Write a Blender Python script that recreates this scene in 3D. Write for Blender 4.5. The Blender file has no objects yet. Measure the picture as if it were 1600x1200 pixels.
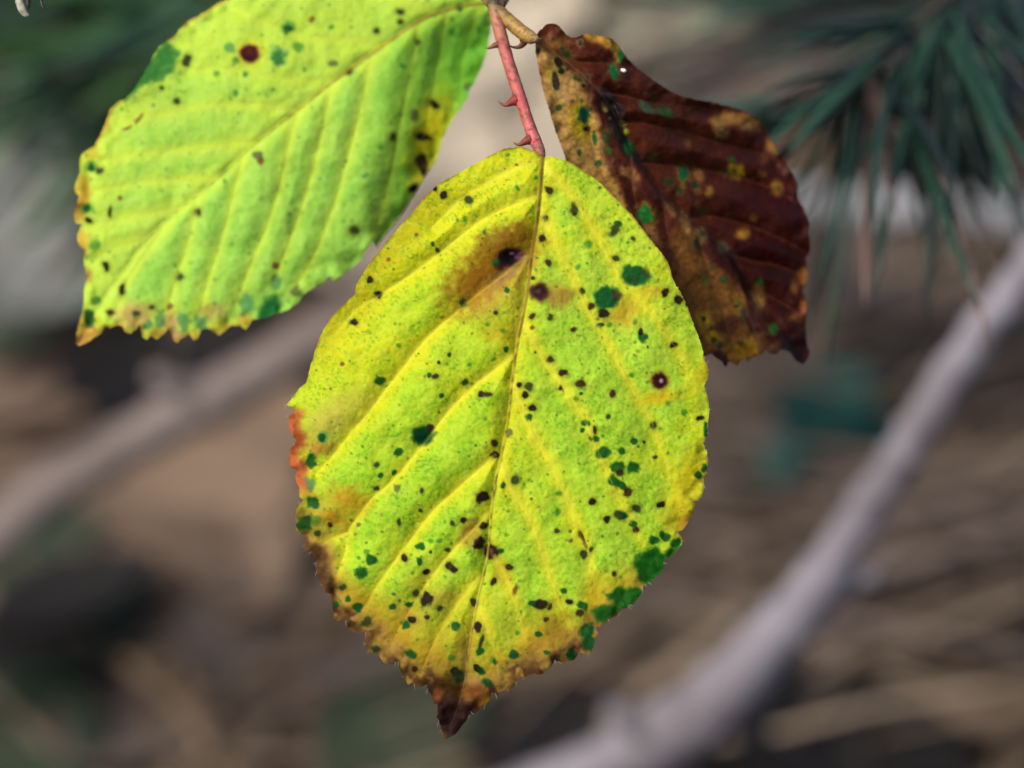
import bpy, math, random
import numpy as np
from mathutils import Vector

# ------------------------------------------------------------------ camera, world, sun, exposure
scene = bpy.context.scene
col = scene.collection
PITCH = math.radians(40.0)
CAM = np.array([0.0, 0.0, 0.61])
LENS = 126.0
WREL = 36.0 / LENS                      # picture width divided by distance
D0 = 0.42                               # focus distance
FWD = np.array([0, math.cos(PITCH), -math.sin(PITCH)])
RGT = np.array([1.0, 0, 0])
UPV = np.array([0, math.sin(PITCH), math.cos(PITCH)])

cd = bpy.data.cameras.new('camera')
cam = bpy.data.objects.new('camera', cd)
col.objects.link(cam)
cam.location = CAM
cam.rotation_euler = (math.pi / 2 - PITCH, 0, 0)
cd.lens = LENS
cd.sensor_width = 36.0
cd.clip_start = 0.01
cd.clip_end = 500
cd.dof.use_dof = True
cd.dof.focus_distance = D0
cd.dof.aperture_fstop = 12.5
cd.dof.aperture_blades = 0
scene.camera = cam

SUN_EL = math.radians(54)
SUN_AZ = math.radians(-62)              # to the left of straight behind the camera
world = bpy.data.worlds.new('World')
scene.world = world
world.use_nodes = True
wn = world.node_tree.nodes
bg = wn['Background']
sky = wn.new('ShaderNodeTexSky')
sky.sky_type = 'NISHITA'
sky.sun_disc = False
sky.sun_elevation = SUN_EL
sky.air_density = 0.7
sky.dust_density = 4.0
sky.ozone_density = 0.6
world.node_tree.links.new(sky.outputs[0], bg.inputs[0])
bg.inputs[1].default_value = 0.10
# direction from which the light comes (camera looks along +Y, light from behind and left)
SDIR = Vector((math.sin(SUN_AZ) * math.cos(SUN_EL), -math.cos(SUN_AZ) * math.cos(SUN_EL), math.sin(SUN_EL)))
sky.sun_rotation = math.atan2(SDIR.x, SDIR.y)
sd = bpy.data.lights.new('sun', 'SUN')
sd.energy = 1.5
sd.angle = math.radians(14)
sd.color = (1.0, 0.95, 0.87)
sun = bpy.data.objects.new('sun', sd)
col.objects.link(sun)
sun.location = (0, 0, 3)
sun.rotation_euler = SDIR.to_track_quat('Z', 'Y').to_euler()

vs = scene.view_settings
vs.view_transform = 'Standard'
vs.look = 'None'
vs.gamma = 1.0
vs.use_curve_mapping = False
vs.exposure = 1.62

# ------------------------------------------------------------------ helpers
KLEAF = 2.1                              # picture value of a white card under this light
KBG = 2.1
rng = np.random.default_rng(7)
random.seed(7)


def lin(c):
    c = np.asarray(c, float) / 255.0
    return np.where(c <= 0.04045, c / 12.92, ((c + 0.055) / 1.055) ** 2.4)


def at(px, py, D):
    """points at picture position (1600 x 1200) and distance D along the lens axis"""
    px = np.asarray(px, float); py = np.asarray(py, float); D = np.asarray(D, float)
    a = ((px - 800) / 1600 * WREL * D)[..., None]
    b = (-(py - 600) / 1600 * WREL * D)[..., None]
    return CAM + FWD * D[..., None] + RGT * a + UPV * b


def ground_at(px, py, h=0.0):
    d = FWD + RGT * ((px - 800) / 1600 * WREL) + UPV * (-(py - 600) / 1600 * WREL)
    t = (h - CAM[2]) / d[2]
    return CAM + d * t


def hash2(ix, iy, seed):
    n = (ix.astype(np.int64) * 374761393 + iy.astype(np.int64) * 668265263 + seed * 1442695041) & 0x7fffffff
    n = ((n ^ (n >> 13)) * 1274126177) & 0x7fffffff
    n = (n ^ (n >> 16)) & 0x7fffffff
    return (n % 100003) / 100003.0


def vnoise(x, y, seed=0):
    ix = np.floor(x); iy = np.floor(y)
    fx = x - ix; fy = y - iy
    fx = fx * fx * (3 - 2 * fx); fy = fy * fy * (3 - 2 * fy)
    ix = ix.astype(np.int64); iy = iy.astype(np.int64)
    a = hash2(ix, iy, seed); b = hash2(ix + 1, iy, seed)
    c = hash2(ix, iy + 1, seed); d = hash2(ix + 1, iy + 1, seed)
    return (a * (1 - fx) + b * fx) * (1 - fy) + (c * (1 - fx) + d * fx) * fy


def fbm(x, y, seed=0, octv=4):
    r = 0; a = 0.5; t = 0
    for i in range(octv):
        r = r + a * vnoise(x * 2 ** i + 17.3 * i, y * 2 ** i - 9.1 * i, seed + i); t += a; a *= 0.5
    return r / t


def cells(x, y, seed=0):
    """F2 - F1 of jittered cells: 0 on the net of fine veins"""
    ix = np.floor(x).astype(np.int64); iy = np.floor(y).astype(np.int64)
    f1 = np.full(x.shape, 9.0); f2 = np.full(x.shape, 9.0)
    for dx in (-1, 0, 1):
        for dy in (-1, 0, 1):
            cx = ix + dx + hash2(ix + dx, iy + dy, seed); cy = iy + dy + hash2(ix + dx, iy + dy, seed + 5)
            d = np.hypot(x - cx, y - cy)
            f2 = np.where(d < f1, f1, np.minimum(f2, d)); f1 = np.minimum(f1, d)
    return f2 - f1


def sm(a, b, x):
    t = np.clip((x - a) / (b - a), 0, 1)
    return t * t * (3 - 2 * t)


def catmull(P, n=8):
    P = np.asarray(P, float)
    Q = np.vstack([2 * P[0] - P[1], P, 2 * P[-1] - P[-2]])
    out = []
    for i in range(len(P) - 1):
        p0, p1, p2, p3 = Q[i:i + 4]
        for t in np.linspace(0, 1, n, endpoint=False):
            out.append(0.5 * ((2 * p1) + (-p0 + p2) * t + (2 * p0 - 5 * p1 + 4 * p2 - p3) * t * t + (-p0 + 3 * p1 - 3 * p2 + p3) * t ** 3))
    out.append(P[-1])
    return np.array(out)


def seg_dist(X, Y, L):
    """distance from points to polyline L, and parameter 0..1 along it"""
    best = np.full(X.shape, 1e9); par = np.zeros(X.shape)
    n = len(L) - 1
    for i in range(n):
        ax, ay = L[i]; bx, by = L[i + 1]
        dx, dy = bx - ax, by - ay
        t = np.clip(((X - ax) * dx + (Y - ay) * dy) / (dx * dx + dy * dy + 1e-12), 0, 1)
        d = (X - ax - t * dx) ** 2 + (Y - ay - t * dy) ** 2
        m = d < best
        best = np.where(m, d, best); par = np.where(m, (i + t) / n, par)
    return np.sqrt(best), par


def in_poly(X, Y, P):
    P = np.asarray(P, float)
    ins = np.zeros(X.shape, bool)
    j = len(P) - 1
    for i in range(len(P)):
        xi, yi = P[i]; xj, yj = P[j]
        if yi != yj:
            c = ((yi > Y) != (yj > Y)) & (X < (xj - xi) * (Y - yi) / (yj - yi) + xi)
            ins ^= c
        j = i
    return ins


def mesh_np(name, V, F, smooth=True, pig=None):
    """mesh from vertex array and face array(s): all triangles or all quads"""
    me = bpy.data.meshes.new(name)
    V = np.asarray(V, np.float32); F = np.asarray(F, np.int32)
    me.vertices.add(len(V)); me.vertices.foreach_set('co', V.ravel())
    k = F.shape[1]
    me.loops.add(F.size); me.loops.foreach_set('vertex_index', F.ravel())
    me.polygons.add(len(F))
    me.polygons.foreach_set('loop_start', np.arange(0, F.size, k, dtype=np.int32))
    me.polygons.foreach_set('loop_total', np.full(len(F), k, np.int32))
    me.update(calc_edges=True)
    me.validate()
    if smooth:
        me.polygons.foreach_set('use_smooth', np.ones(len(me.polygons), bool))
    if pig is not None:
        a = me.color_attributes.new('pigment', 'FLOAT_COLOR', 'POINT')
        c = np.ones((len(V), 4), np.float32); c[:, :3] = pig
        a.data.foreach_set('color', c.ravel())
    return me


def obj(name, me, mat, parent=None, **props):
    o = bpy.data.objects.new(name, me)
    col.objects.link(o)
    if me is not None and mat is not None and not me.materials:
        me.materials.append(mat)
    if parent is not None:
        o.parent = parent
    for k, v in props.items():
        o[k] = v
    return o


def empty(name, loc, **props):
    o = bpy.data.objects.new(name, None)
    o.empty_display_size = 0.01
    col.objects.link(o)
    o.location = loc
    for k, v in props.items():
        o[k] = v
    return o


def tube(P, R, sides=8, jitter=0.0, seed=0, flat=1.0, ref=None):
    """closed tapered tube along 3-D points: vertices, quad faces (ends shrunk to a point)"""
    P = np.asarray(P, float); R = np.asarray(R, float)
    T = np.gradient(P, axis=0)
    T /= np.linalg.norm(T, axis=1)[:, None] + 1e-12
    ref = np.array(ref if ref is not None else (0.31, -0.62, 0.72), float)
    A = np.cross(T, ref); A /= np.linalg.norm(A, axis=1)[:, None] + 1e-12
    B = np.cross(A, T)
    P = np.vstack([P[:1], P, P[-1:]]); R = np.concatenate([[R[0] * 0.02], R, [R[-1] * 0.02]])
    A = np.vstack([A[:1], A, A[-1:]]); B = np.vstack([B[:1], B, B[-1:]])
    th = np.linspace(0, 2 * math.pi, sides, endpoint=False)
    rr = np.random.default_rng(seed)
    J = 1 + jitter * (rr.random((len(P), sides)) - 0.5) * 2
    V = P[:, None, :] + (A[:, None, :] * np.cos(th)[None, :, None] + flat * B[:, None, :] * np.sin(th)[None, :, None]) * (R[:, None] * J)[:, :, None]
    n = len(P)
    i = np.arange(n - 1)[:, None]; j = np.arange(sides)[None, :]; j2 = (j + 1) % sides
    F = np.stack([i * sides + j + 0 * i, i * sides + j2, (i + 1) * sides + j2, (i + 1) * sides + j], -1).reshape(-1, 4)
    return V.reshape(-1, 3), F


# ------------------------------------------------------------------ materials
def nodes(name):
    m = bpy.data.materials.new(name)
    m.use_nodes = True
    nt = m.node_tree
    return m, nt, nt.nodes, nt.links, nt.nodes['Principled BSDF'], nt.nodes['Material Output']


def leaf_material(name, rough=0.5, spec=0.3, trans=0.25, bump=0.5, cell=1500.0, tint=(1, 1, 1), sheen=0.0):
    m, nt, N, L, P, O = nodes(name)
    a = N.new('ShaderNodeAttribute'); a.attribute_name = 'pigment'
    tc = N.new('ShaderNodeTexCoord')
    nz = N.new('ShaderNodeTexNoise'); nz.inputs['Scale'].default_value = 2600; nz.inputs['Detail'].default_value = 2
    L.new(tc.outputs['Object'], nz.inputs['Vector'])
    mr = N.new('ShaderNodeMapRange'); mr.inputs[3].default_value = 0.92; mr.inputs[4].default_value = 1.08
    L.new(nz.outputs[0], mr.inputs[0])
    mx = N.new('ShaderNodeMix'); mx.data_type = 'RGBA'; mx.blend_type = 'MULTIPLY'; mx.inputs[0].default_value = 1
    L.new(a.outputs['Color'], mx.inputs[6]); L.new(mr.outputs[0], mx.inputs[7])
    L.new(mx.outputs[2], P.inputs['Base Color'])
    P.inputs['Roughness'].default_value = rough
    P.inputs['Specular IOR Level'].default_value = spec
    vo = N.new('ShaderNodeTexVoronoi'); vo.feature = 'F1'; vo.inputs['Scale'].default_value = cell
    L.new(tc.outputs['Object'], vo.inputs['Vector'])
    ad = N.new('ShaderNodeMath'); ad.operation = 'MULTIPLY_ADD'; ad.inputs[1].default_value = -0.8
    L.new(vo.outputs['Distance'], ad.inputs[0]); L.new(nz.outputs[0], ad.inputs[2])
    b = N.new('ShaderNodeBump'); b.inputs['Strength'].default_value = bump; b.inputs['Distance'].default_value = 0.00012
    L.new(ad.outputs[0], b.inputs['Height']); L.new(b.outputs[0], P.inputs['Normal'])
    tr = N.new('ShaderNodeBsdfTranslucent'); L.new(mx.outputs[2], tr.inputs['Color'])
    ms = N.new('ShaderNodeMixShader'); ms.inputs[0].default_value = trans
    L.new(P.outputs[0], ms.inputs[1]); L.new(tr.outputs[0], ms.inputs[2]); L.new(ms.outputs[0], O.inputs['Surface'])
    return m


def ramp_material(name, stops, scale=60.0, rough=0.85, bump=0.4, dist=0.001, detail=5, stretch=(1, 1, 1), spec=0.2, trans=0.0):
    m, nt, N, L, P, O = nodes(name)
    tc = N.new('ShaderNodeTexCoord')
    mp = N.new('ShaderNodeMapping'); mp.inputs['Scale'].default_value = stretch
    L.new(tc.outputs['Object'], mp.inputs[0])
    oi = N.new('ShaderNodeObjectInfo')
    nz = N.new('ShaderNodeTexNoise'); nz.noise_dimensions = '4D'
    nz.inputs['Scale'].default_value = scale; nz.inputs['Detail'].default_value = detail
    nz.inputs['Roughness'].default_value = 0.6
    mw = N.new('ShaderNodeMath'); mw.operation = 'MULTIPLY'; mw.inputs[1].default_value = 37
    L.new(oi.outputs['Random'], mw.inputs[0]); L.new(mw.outputs[0], nz.inputs['W'])
    L.new(mp.outputs[0], nz.inputs['Vector'])
    cr = N.new('ShaderNodeValToRGB')
    el = cr.color_ramp.elements
    while len(el) < len(stops):
        el.new(0.5)
    for e, (p, c) in zip(el, stops):
        e.position = p; e.color = (*c, 1)
    L.new(nz.outputs[0], cr.inputs[0]); L.new(cr.outputs[0], P.inputs['Base Color'])
    P.inputs['Roughness'].default_value = rough; P.inputs['Specular IOR Level'].default_value = spec
    b = N.new('ShaderNodeBump'); b.inputs['Strength'].default_value = bump; b.inputs['Distance'].default_value = dist
    L.new(nz.outputs[0], b.inputs['Height']); L.new(b.outputs[0], P.inputs['Normal'])
    if trans > 0:
        tr = N.new('ShaderNodeBsdfTranslucent'); L.new(cr.outputs[0], tr.inputs['Color'])
        ms = N.new('ShaderNodeMixShader'); ms.inputs[0].default_value = trans
        L.new(P.outputs[0], ms.inputs[1]); L.new(tr.outputs[0], ms.inputs[2]); L.new(ms.outputs[0], O.inputs['Surface'])
    return m


def C(r, g, b, k=None):
    return tuple(float(v) for v in lin((r, g, b)) / (k or KBG))


M_blade = leaf_material('fresh_blade', 0.6, 0.05, 0.24, 0.4, 1450)
M_soft = leaf_material('soft_blade', 0.6, 0.05, 0.24, 0.45, 1300)
M_dry = leaf_material('withered_blade', 0.5, 0.08, 0.06, 0.5, 1500)
M_stalk = leaf_material('stalk_skin', 0.5, 0.2, 0.0, 0.4, 2600)
M_needle = leaf_material('needle_skin', 0.45, 0.4, 0.0, 0.1, 600)
M_straw = leaf_material('straw', 0.7, 0.25, 0.1, 0.2, 300)
M_hair = ramp_material('leaf_hair', [(0.3, (0.22, 0.2, 0.14)), (0.7, (0.32, 0.3, 0.22))], 200, 0.6, 0, 0.0001)
M_soil = ramp_material('soil', [(0.28, C(14, 11, 8)), (0.45, C(40, 31, 24)), (0.58, C(70, 56, 45)), (0.72, C(46, 40, 28))], 22, 0.95, 0.6, 0.006, 5)
M_bark = ramp_material('weathered_stem', [(0.3, C(108, 100, 102)), (0.5, C(146, 139, 145)), (0.7, C(168, 163, 172))], 26, 0.8, 0.4, 0.001, 6)
M_bark2 = ramp_material('brown_stem', [(0.3, C(86, 76, 70)), (0.5, C(126, 114, 108)), (0.7, C(144, 133, 127))], 22, 0.85, 0.4, 0.001, 6)
M_bark3 = ramp_material('pale_stem', [(0.3, C(120, 122, 124)), (0.5, C(150, 152, 156)), (0.7, C(165, 168, 172))], 26, 0.8, 0.4, 0.001, 6)
M_twig = ramp_material('pine_bark', [(0.3, C(30, 38, 30)), (0.55, C(62, 60, 48)), (0.75, C(92, 78, 64))], 180, 0.85, 0.6, 0.0006, 5)
M_cane = ramp_material('bramble_cane', [(0.3, C(84, 46, 40)), (0.6, C(120, 86, 52)), (0.8, C(100, 110, 56))], 80, 0.6, 0.3, 0.0004, 4)

# ------------------------------------------------------------------ ground
def ground_h(x, y):
    return (fbm(x * 9, y * 9, 31, 4) - 0.5) * 0.05 + (fbm(x * 1.3, y * 1.3, 77, 3) - 0.5) * 0.12 * sm(0.5, 2.5, np.hypot(x, y - 0.75))


def build_ground():
    core = np.linspace(-0.42, 0.42, 150)
    out = 0.42 + np.cumsum(0.006 * 1.16 ** np.arange(46))
    out = out[out < 60]
    ax = np.concatenate([-out[::-1], core, out])
    X, Y = np.meshgrid(ax, ax + 0.75)
    Z = ground_h(X, Y)
    n = len(ax)
    V = np.stack([X, Y, Z], -1).reshape(-1, 3)
    i, j = np.meshgrid(np.arange(n - 1), np.arange(n - 1), indexing='ij')
    F = np.stack([i * n + j, i * n + j + 1, (i + 1) * n + j + 1, (i + 1) * n + j], -1).reshape(-1, 4)
    obj('ground', mesh_np('ground', V, F), M_soil, kind='structure')


build_ground()

# ------------------------------------------------------------------ ground litter: straw
def straw_litter(name, n, spots_fn, cols, label, seed, lift=0.012, wid=(0.0008, 0.002), leng=(0.05, 0.16), ang_fn=None):
    r = np.random.default_rng(seed)
    VV = []; FF = []; CC = []; base = 0
    K = 6
    for q in range(n):
        x, y = spots_fn(r)
        a = ang_fn(r, x, y) if ang_fn else r.uniform(0, math.pi)
        l = r.uniform(*leng); w = r.uniform(*wid)
        t = np.linspace(-0.5, 0.5, K)
        bend = r.normal(0, 0.12) * l
        cx = x + math.cos(a) * t * l - math.sin(a) * bend * (t * 2) ** 2
        cy = y + math.sin(a) * t * l + math.cos(a) * bend * (t * 2) ** 2
        cz = ground_h(cx, cy) + 0.002 + r.uniform(0, lift) + r.normal(0, 0.05) * l * t + 0.25 * lift * (1 - (2 * t) ** 2)
        cz = np.maximum(cz, ground_h(cx, cy) + 0.0015)
        nx, ny = -math.sin(a), math.cos(a)
        ww = w * (1 - 0.75 * np.abs(2 * t) ** 3)
        lft = np.stack([cx + nx * ww, cy + ny * ww, cz], -1)
        mid = np.stack([cx, cy, cz + 0.6 * ww], -1)
        rgt = np.stack([cx - nx * ww, cy - ny * ww, cz], -1)
        VV.append(np.stack([lft, mid, rgt], 1).reshape(-1, 3))
        k = np.arange(K - 1)[:, None] * 3 + np.arange(2)[None, :]
        FF.append(np.stack([k, k + 1, k + 4, k + 3], -1).reshape(-1, 4) + base)
        c = np.array(cols[r.integers(len(cols))]) * r.uniform(0.7, 1.25)
        CC.append(np.repeat(c[None], K * 3, 0))
        base += K * 3
    me = mesh_np(name, np.vstack(VV), np.vstack(FF), True, np.vstack(CC))
    return obj(name, me, M_straw, kind='stuff', label=label, category='dry grass')


STRAW = [C(118, 100, 80), C(104, 88, 74), C(128, 112, 92), C(92, 76, 58), C(110, 96, 92), C(78, 66, 52), C(124, 104, 78)]


def spread(r):
    p = ground_at(r.uniform(-250, 1850), r.uniform(-250, 1450))
    return p[0], p[1]


def right_bank(r):
    p = ground_at(r.normal(1300, 230), r.normal(930, 100))
    return p[0], p[1]


straw_litter('dry_grass_litter', 850, spread, STRAW, 'flattened brown grass and stalks covering the soil', 5)
straw_litter('dry_grass_bank', 230, right_bank, [C(150, 132, 110), C(128, 110, 90), C(140, 122, 112), C(100, 84, 68), C(74, 60, 46)], 'paler dry grass blades lying beside the thick grey stem', 6,
             0.03, (0.0006, 0.0016), (0.08, 0.22), lambda r, x, y: r.normal(0.1, 0.42))


# ------------------------------------------------------------------ litter leaves and low green leaves
def litter_leaf_mesh(name, L, W, curl, seed):
    r = np.random.default_rng(seed)
    nu, nv = 13, 9
    u = np.linspace(0, 1, nu); v = np.linspace(-1, 1, nv)
    prof = np.sin(np.pi * np.clip(u, 0.001, 0.999) ** 0.85) ** 0.75
    U, Vv = np.meshgrid(u, v, indexing='ij')
    x = (U - 0.5) * L + 0 * Vv
    y = Vv * W * 0.5 * prof[:, None] * (1 + 0.06 * np.sin(U * 40))
    z = curl * L * ((U - 0.5) ** 2 * 1.2 + 0.25 * Vv ** 2 * prof[:, None]) + 0.03 * L * (fbm(U * 4 + seed, Vv * 3, seed) - 0.5) \
        - 0.02 * L * np.abs(np.sin(U * 22 + np.abs(Vv) * 3)) * np.abs(Vv)
    Vt = np.stack([x, y, z - z.min()], -1).reshape(-1, 3)
    i, j = np.meshgrid(np.arange(nu - 1), np.arange(nv - 1), indexing='ij')
    F = np.stack([i * nv + j, (i + 1) * nv + j, (i + 1) * nv + j + 1, i * nv + j + 1], -1).reshape(-1, 4)
    return mesh_np(name, Vt, F)


M_litter = {}
def litter_mat(key, c):
    if key not in M_litter:
        a = np.array(c)
        M_litter[key] = ramp_material('litter_' + key, [(0.3, tuple(a * 0.55)), (0.5, tuple(a)), (0.72, tuple(a * 1.3))], 40, 0.75, 0.4, 0.001, 5, trans=0.1)
    return M_litter[key]


TONES = {'brown': C(112, 90, 72), 'grey_brown': C(128, 114, 104), 'pale': C(168, 154, 134), 'dark': C(58, 44, 34), 'sand': C(140, 120, 92), 'green': C(58, 92, 58), 'teal': C(24, 84, 78), 'grey': C(150, 150, 142)}
_leafmesh = {}
def ground_leaf(px, py, L, W, tone, rz, label, cat, group, name='dead_leaf', tilt=0.2, curl=0.3, lift=0.012):
    h = 0.0
    for q in range(6):
        p = ground_at(px, py, h + lift)
        h = float(ground_h(np.array(p[0]), np.array(p[1])))
    key = (tone, round(L, 3), round(W, 3), curl)
    if key not in _leafmesh:
        _leafmesh[key] = litter_leaf_mesh(name, L, W, curl, len(_leafmesh) + 3)
        _leafmesh[key].materials.append(litter_mat(tone, TONES[tone]))
    o = obj(name, _leafmesh[key], None, label=label, category=cat)
    if group:
        o['group'] = group
    o.location = (p[0], p[1], h + lift)
    o.rotation_euler = (random.uniform(-tilt, tilt), random.uniform(-tilt, tilt), rz)
    return o


LITTER = [
 ('pale', 'pale beige dead leaf on the ground behind the red stalk', 'pale dead leaves behind the stalk', [(700, 120, .085, .06, .4), (770, 40, .08, .06, 1.2), (640, 330, .08, .055, .9), (760, 230, .08, .06, 2.2), (850, 120, .07, .05, .3)], .4),
 ('ash', 'ash grey dead leaf lying beyond the withered brown leaflet', 'ash grey dead leaves', [(890, 20, .08, .055, 2.6), (970, 30, .07, .05, .2), (1060, 90, .06, .045, 1.8), (940, -40, .07, .05, .8)], .3),
 ('rosy', 'rosy brown dead leaf lying beyond the withered brown leaflet', 'rosy brown dead leaves', [(1180, 130, .06, .045, 1.0), (1120, 60, .05, .035, .3)], .3),
 ('brown', 'light brown dead leaf on the soil below the slanting brown stem', 'light brown dead leaves under the slanting stem', [(300, 800, .065, .045, .5), (420, 770, .065, .045, 1.4), (470, 900, .07, .045, .1), (330, 880, .055, .04, 2.2)], .3),
 ('sand', 'sandy dead leaf on the soil above the slanting brown stem', 'sandy dead leaves', [(10, 570, .06, .045, .6), (40, 660, .05, .04, 2.0), (90, 610, .045, .035, 1.2)], .3),
 ('grey', 'large grey weathered dead leaf beside the green pine twig', 'grey dead leaves', [(20, 350, .075, .055, .3), (110, 400, .07, .055, 1.5), (60, 430, .06, .04, 0.8)], .3),
 ('mud', 'muddy grey-brown dead leaf', 'muddy dead leaves', [(450, 1010, .06, .045, .4), (230, 1110, .06, .04, 1.0), (560, 1010, .06, .04, 2.0), (1130, 610, .06, .045, .5), (1290, 450, .06, .045, 1.2), (1420, 470, .05, .04, .3), (860, 1090, .06, .045, 1.2)], .3),
 ('straw', 'straw-coloured dead leaf among dry grass near the thick grey stem', 'straw-coloured dead leaves', [(1130, 880, .075, .045, .3), (1010, 960, .07, .045, .8), (1460, 1000, .08, .05, 2.6), (1380, 940, .07, .045, 2.4), (1550, 1060, .07, .045, .1), (1530, 800, .06, .04, .3)], .3),
 ('dark', 'dark leaf standing in for a shaded gap', 'dark leaves standing in for shaded gaps', [(1570, 910, .06, .045, .5), (1590, 970, .05, .04, 1.3), (1310, 1160, .065, .04, .2), (1230, 1190, .05, .04, 1.0), (240, 590, .055, .04, .7), (310, 560, .05, .035, 1.6), (120, 930, .045, .03, .2), (50, 1000, .04, .03, 1.1), (1480, 580, .06, .045, .6), (1400, 560, .05, .04, 1.5), (890, 1160, .05, .035, .3), (1000, 860, .045, .03, .5)], .3),  # near-black leaves laid in to paint the shaded gaps of the litter
]
TONES.update({'ash': C(128, 128, 106), 'rosy': C(112, 94, 86), 'mud': C(96, 84, 76), 'straw': C(140, 120, 100), 'pale': C(186, 174, 152), 'brown': C(132, 110, 90), 'sand': C(122, 102, 88), 'dark': C(20, 15, 11), 'grey': C(136, 138, 130), 'green': C(46, 62, 42), 'teal': C(16, 72, 66)})
def near(px, py, text):
    if px < 700:
        return text + (' above' if py < 850 - .62 * px else ' below') + ' the slanting brown stem'
    return text + (' under the withered tip of the middle leaflet' if px < 1100 else ' near the thick pale grey stem')


for tone, label, group, items, tl in LITTER:
    for (px, py, L, W, rz) in items:
        ground_leaf(px, py, L, W, tone, rz, near(px, py, label) if tone in ('dark', 'mud') else label, 'dead leaf', group, tilt=tl, lift=dict(dark=.026, straw=.02).get(tone, .013))
for (px, py, L, W, rz) in [(1320, 690, .040, .036, .4), (1290, 640, .034, .026, 1.0), (1160, 740, .034, .028, 2.0)]:
    ground_leaf(px, py, L, W, 'teal', rz, 'small dark teal-green leaf low behind the thick grey stem', 'leaf', 'teal leaves low on the ground', 'green_leaf', 0.4, lift=.034)
for (px, py, L, W, rz) in [(40, 880, .045, .022, .4), (170, 980, .04, .018, 1.0), (60, 1150, .05, .03, 1.9), (640, 1130, .05, .035, .7), (560, 720, .04, .03, .2), (30, 490, .05, .03, 1.5), (40, 110, .06, .04, 0.5)]:
    ground_leaf(px, py, L, W, 'green', rz, near(px, py, 'dull green leaf low among the litter'), 'leaf', 'dull green leaves in the litter', 'green_leaf', 0.5, lift=.016)


# ------------------------------------------------------------------ bare stems behind the leaves
def stem(name, pts, mat, label, cat='stem', group=None, sides=14, seed=3, knots=()):
    """pts: (px, py, D, radius in picture pixels)"""
    A = np.array(pts, float)
    P = catmull(A, 8)
    W3 = at(P[:, 0], P[:, 1], P[:, 2])
    R = P[:, 3] * WREL / 1600 * P[:, 2]
    rr = np.random.default_rng(seed)
    R = R * (1 + 0.03 * np.sin(np.arange(len(R)) * 0.37 + seed) + 0.012 * rr.normal(size=len(R)))
    W3 = W3 + rr.normal(size=W3.shape) * 0.0004
    root = empty(name, W3[0], label=label, category=cat)
    if group:
        root['group'] = group
    V, F = tube(W3 - W3[0], R, sides, 0.025, seed)
    obj('bark', mesh_np('bark', V, F), mat, root)
    for (i, s) in knots:
        k = int(i * (len(W3) - 1))
        t = np.linspace(0, 1, 5)[:, None]
        q = W3[k] + t * np.array([s, -0.3 * abs(s), 0.8 * abs(s)]) * 0.012
        V, F = tube(q - W3[0], R[k] * np.array([.75, .6, .5, .42, .3]), 8, 0.1, seed + 1)
        obj('bud_stub', mesh_np('bud_stub', V, F), mat, root)
    return root


stem('bare_stem', [(2050, -330, .60, 26), (1840, 30, .61, 27), (1640, 375, .625, 29), (1530, 520, .63, 30), (1440, 660, .64, 32), (1350, 800, .65, 35), (1265, 930, .665, 40),
                   (1190, 1020, .68, 48), (1100, 1110, .70, 54), (980, 1185, .73, 52), (820, 1250, .77, 48), (560, 1330, .815, 44)], M_bark,
     'thick pale grey bare stem slanting down to the dry grass', knots=((0.55, 1), (0.78, -1)))
stem('bare_stem', [(-420, 1060, .83, 40), (-80, 885, .79, 40), (60, 780, .775, 40), (200, 692, .76, 40), (350, 612, .75, 40), (500, 525, .74, 40), (640, 440, .73, 39), (760, 372, .72, 38), (880, 330, .72, 36), (960, 330, .75, 30), (1010, 380, .85, 24), (1030, 420, .955, 22)], M_bark2,
     'brownish bare stem rising behind the spotted yellow-green leaflet', knots=((0.36, -1),))
stem('bare_stem', [(1190, 310, .93, 24), (1270, 316, .90, 28), (1400, 322, .88, 30), (1520, 330, .87, 30), (1640, 350, .87, 30), (1900, 410, .90, 28)], M_bark3,
     'pale bluish-grey bare stem lying behind the pine needles')


# ------------------------------------------------------------------ pine twigs
def pine(name, axis, label, needles, mat_c, seed, r_px=5, dead=(), cat='pine twig', group=None):
    A = catmull(np.array(axis, float), 8)
    W3 = at(A[:, 0], A[:, 1], A[:, 2])
    sc = WREL / 1600 * A[:, 2].mean()
    root = empty(name, W3[0], label=label, category=cat)
    if group:
        root['group'] = group
    V, F = tube(W3 - W3[0], np.linspace(r_px * 1.2, r_px * 0.7, len(W3)) * sc, 8, 0.12, seed)
    obj('twig', mesh_np('twig', V, F), M_twig, root)
    r = np.random.default_rng(seed)
    for (x0, y0, d0, x1, y1, d1, sag, w, c) in needles:
        t = np.linspace(0, 1, 9)
        p0 = at(x0, y0, d0); p1 = at(x1, y1, d1)
        Q = p0 + (p1 - p0) * t[:, None]
        ln = np.linalg.norm(p1 - p0)
        Q[:, 2] += sag * ln * (4 * t * (1 - t))
        Q = Q + (RGT * r.normal(0, 0.02) * ln)[None] * (4 * t * (1 - t))[:, None]
        R = w * sc * np.array([.7, .95, 1, 1, 1, .95, .85, .65, .2])
        V, F = tube(Q - W3[0], R, 6, 0, seed)
        cc = np.array(c) * r.uniform(0.75, 1.3)
        obj('needle', mesh_np('needle', V, F, True, np.repeat(cc[None], len(V), 0)), M_needle, root)
    return root


G1, G2, G3 = C(13, 50, 34), C(24, 70, 46), C(54, 108, 74)
BN = C(122, 94, 80)
DG = C(5, 24, 18)  # near-black green, painted as the dark gaps between needles


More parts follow.
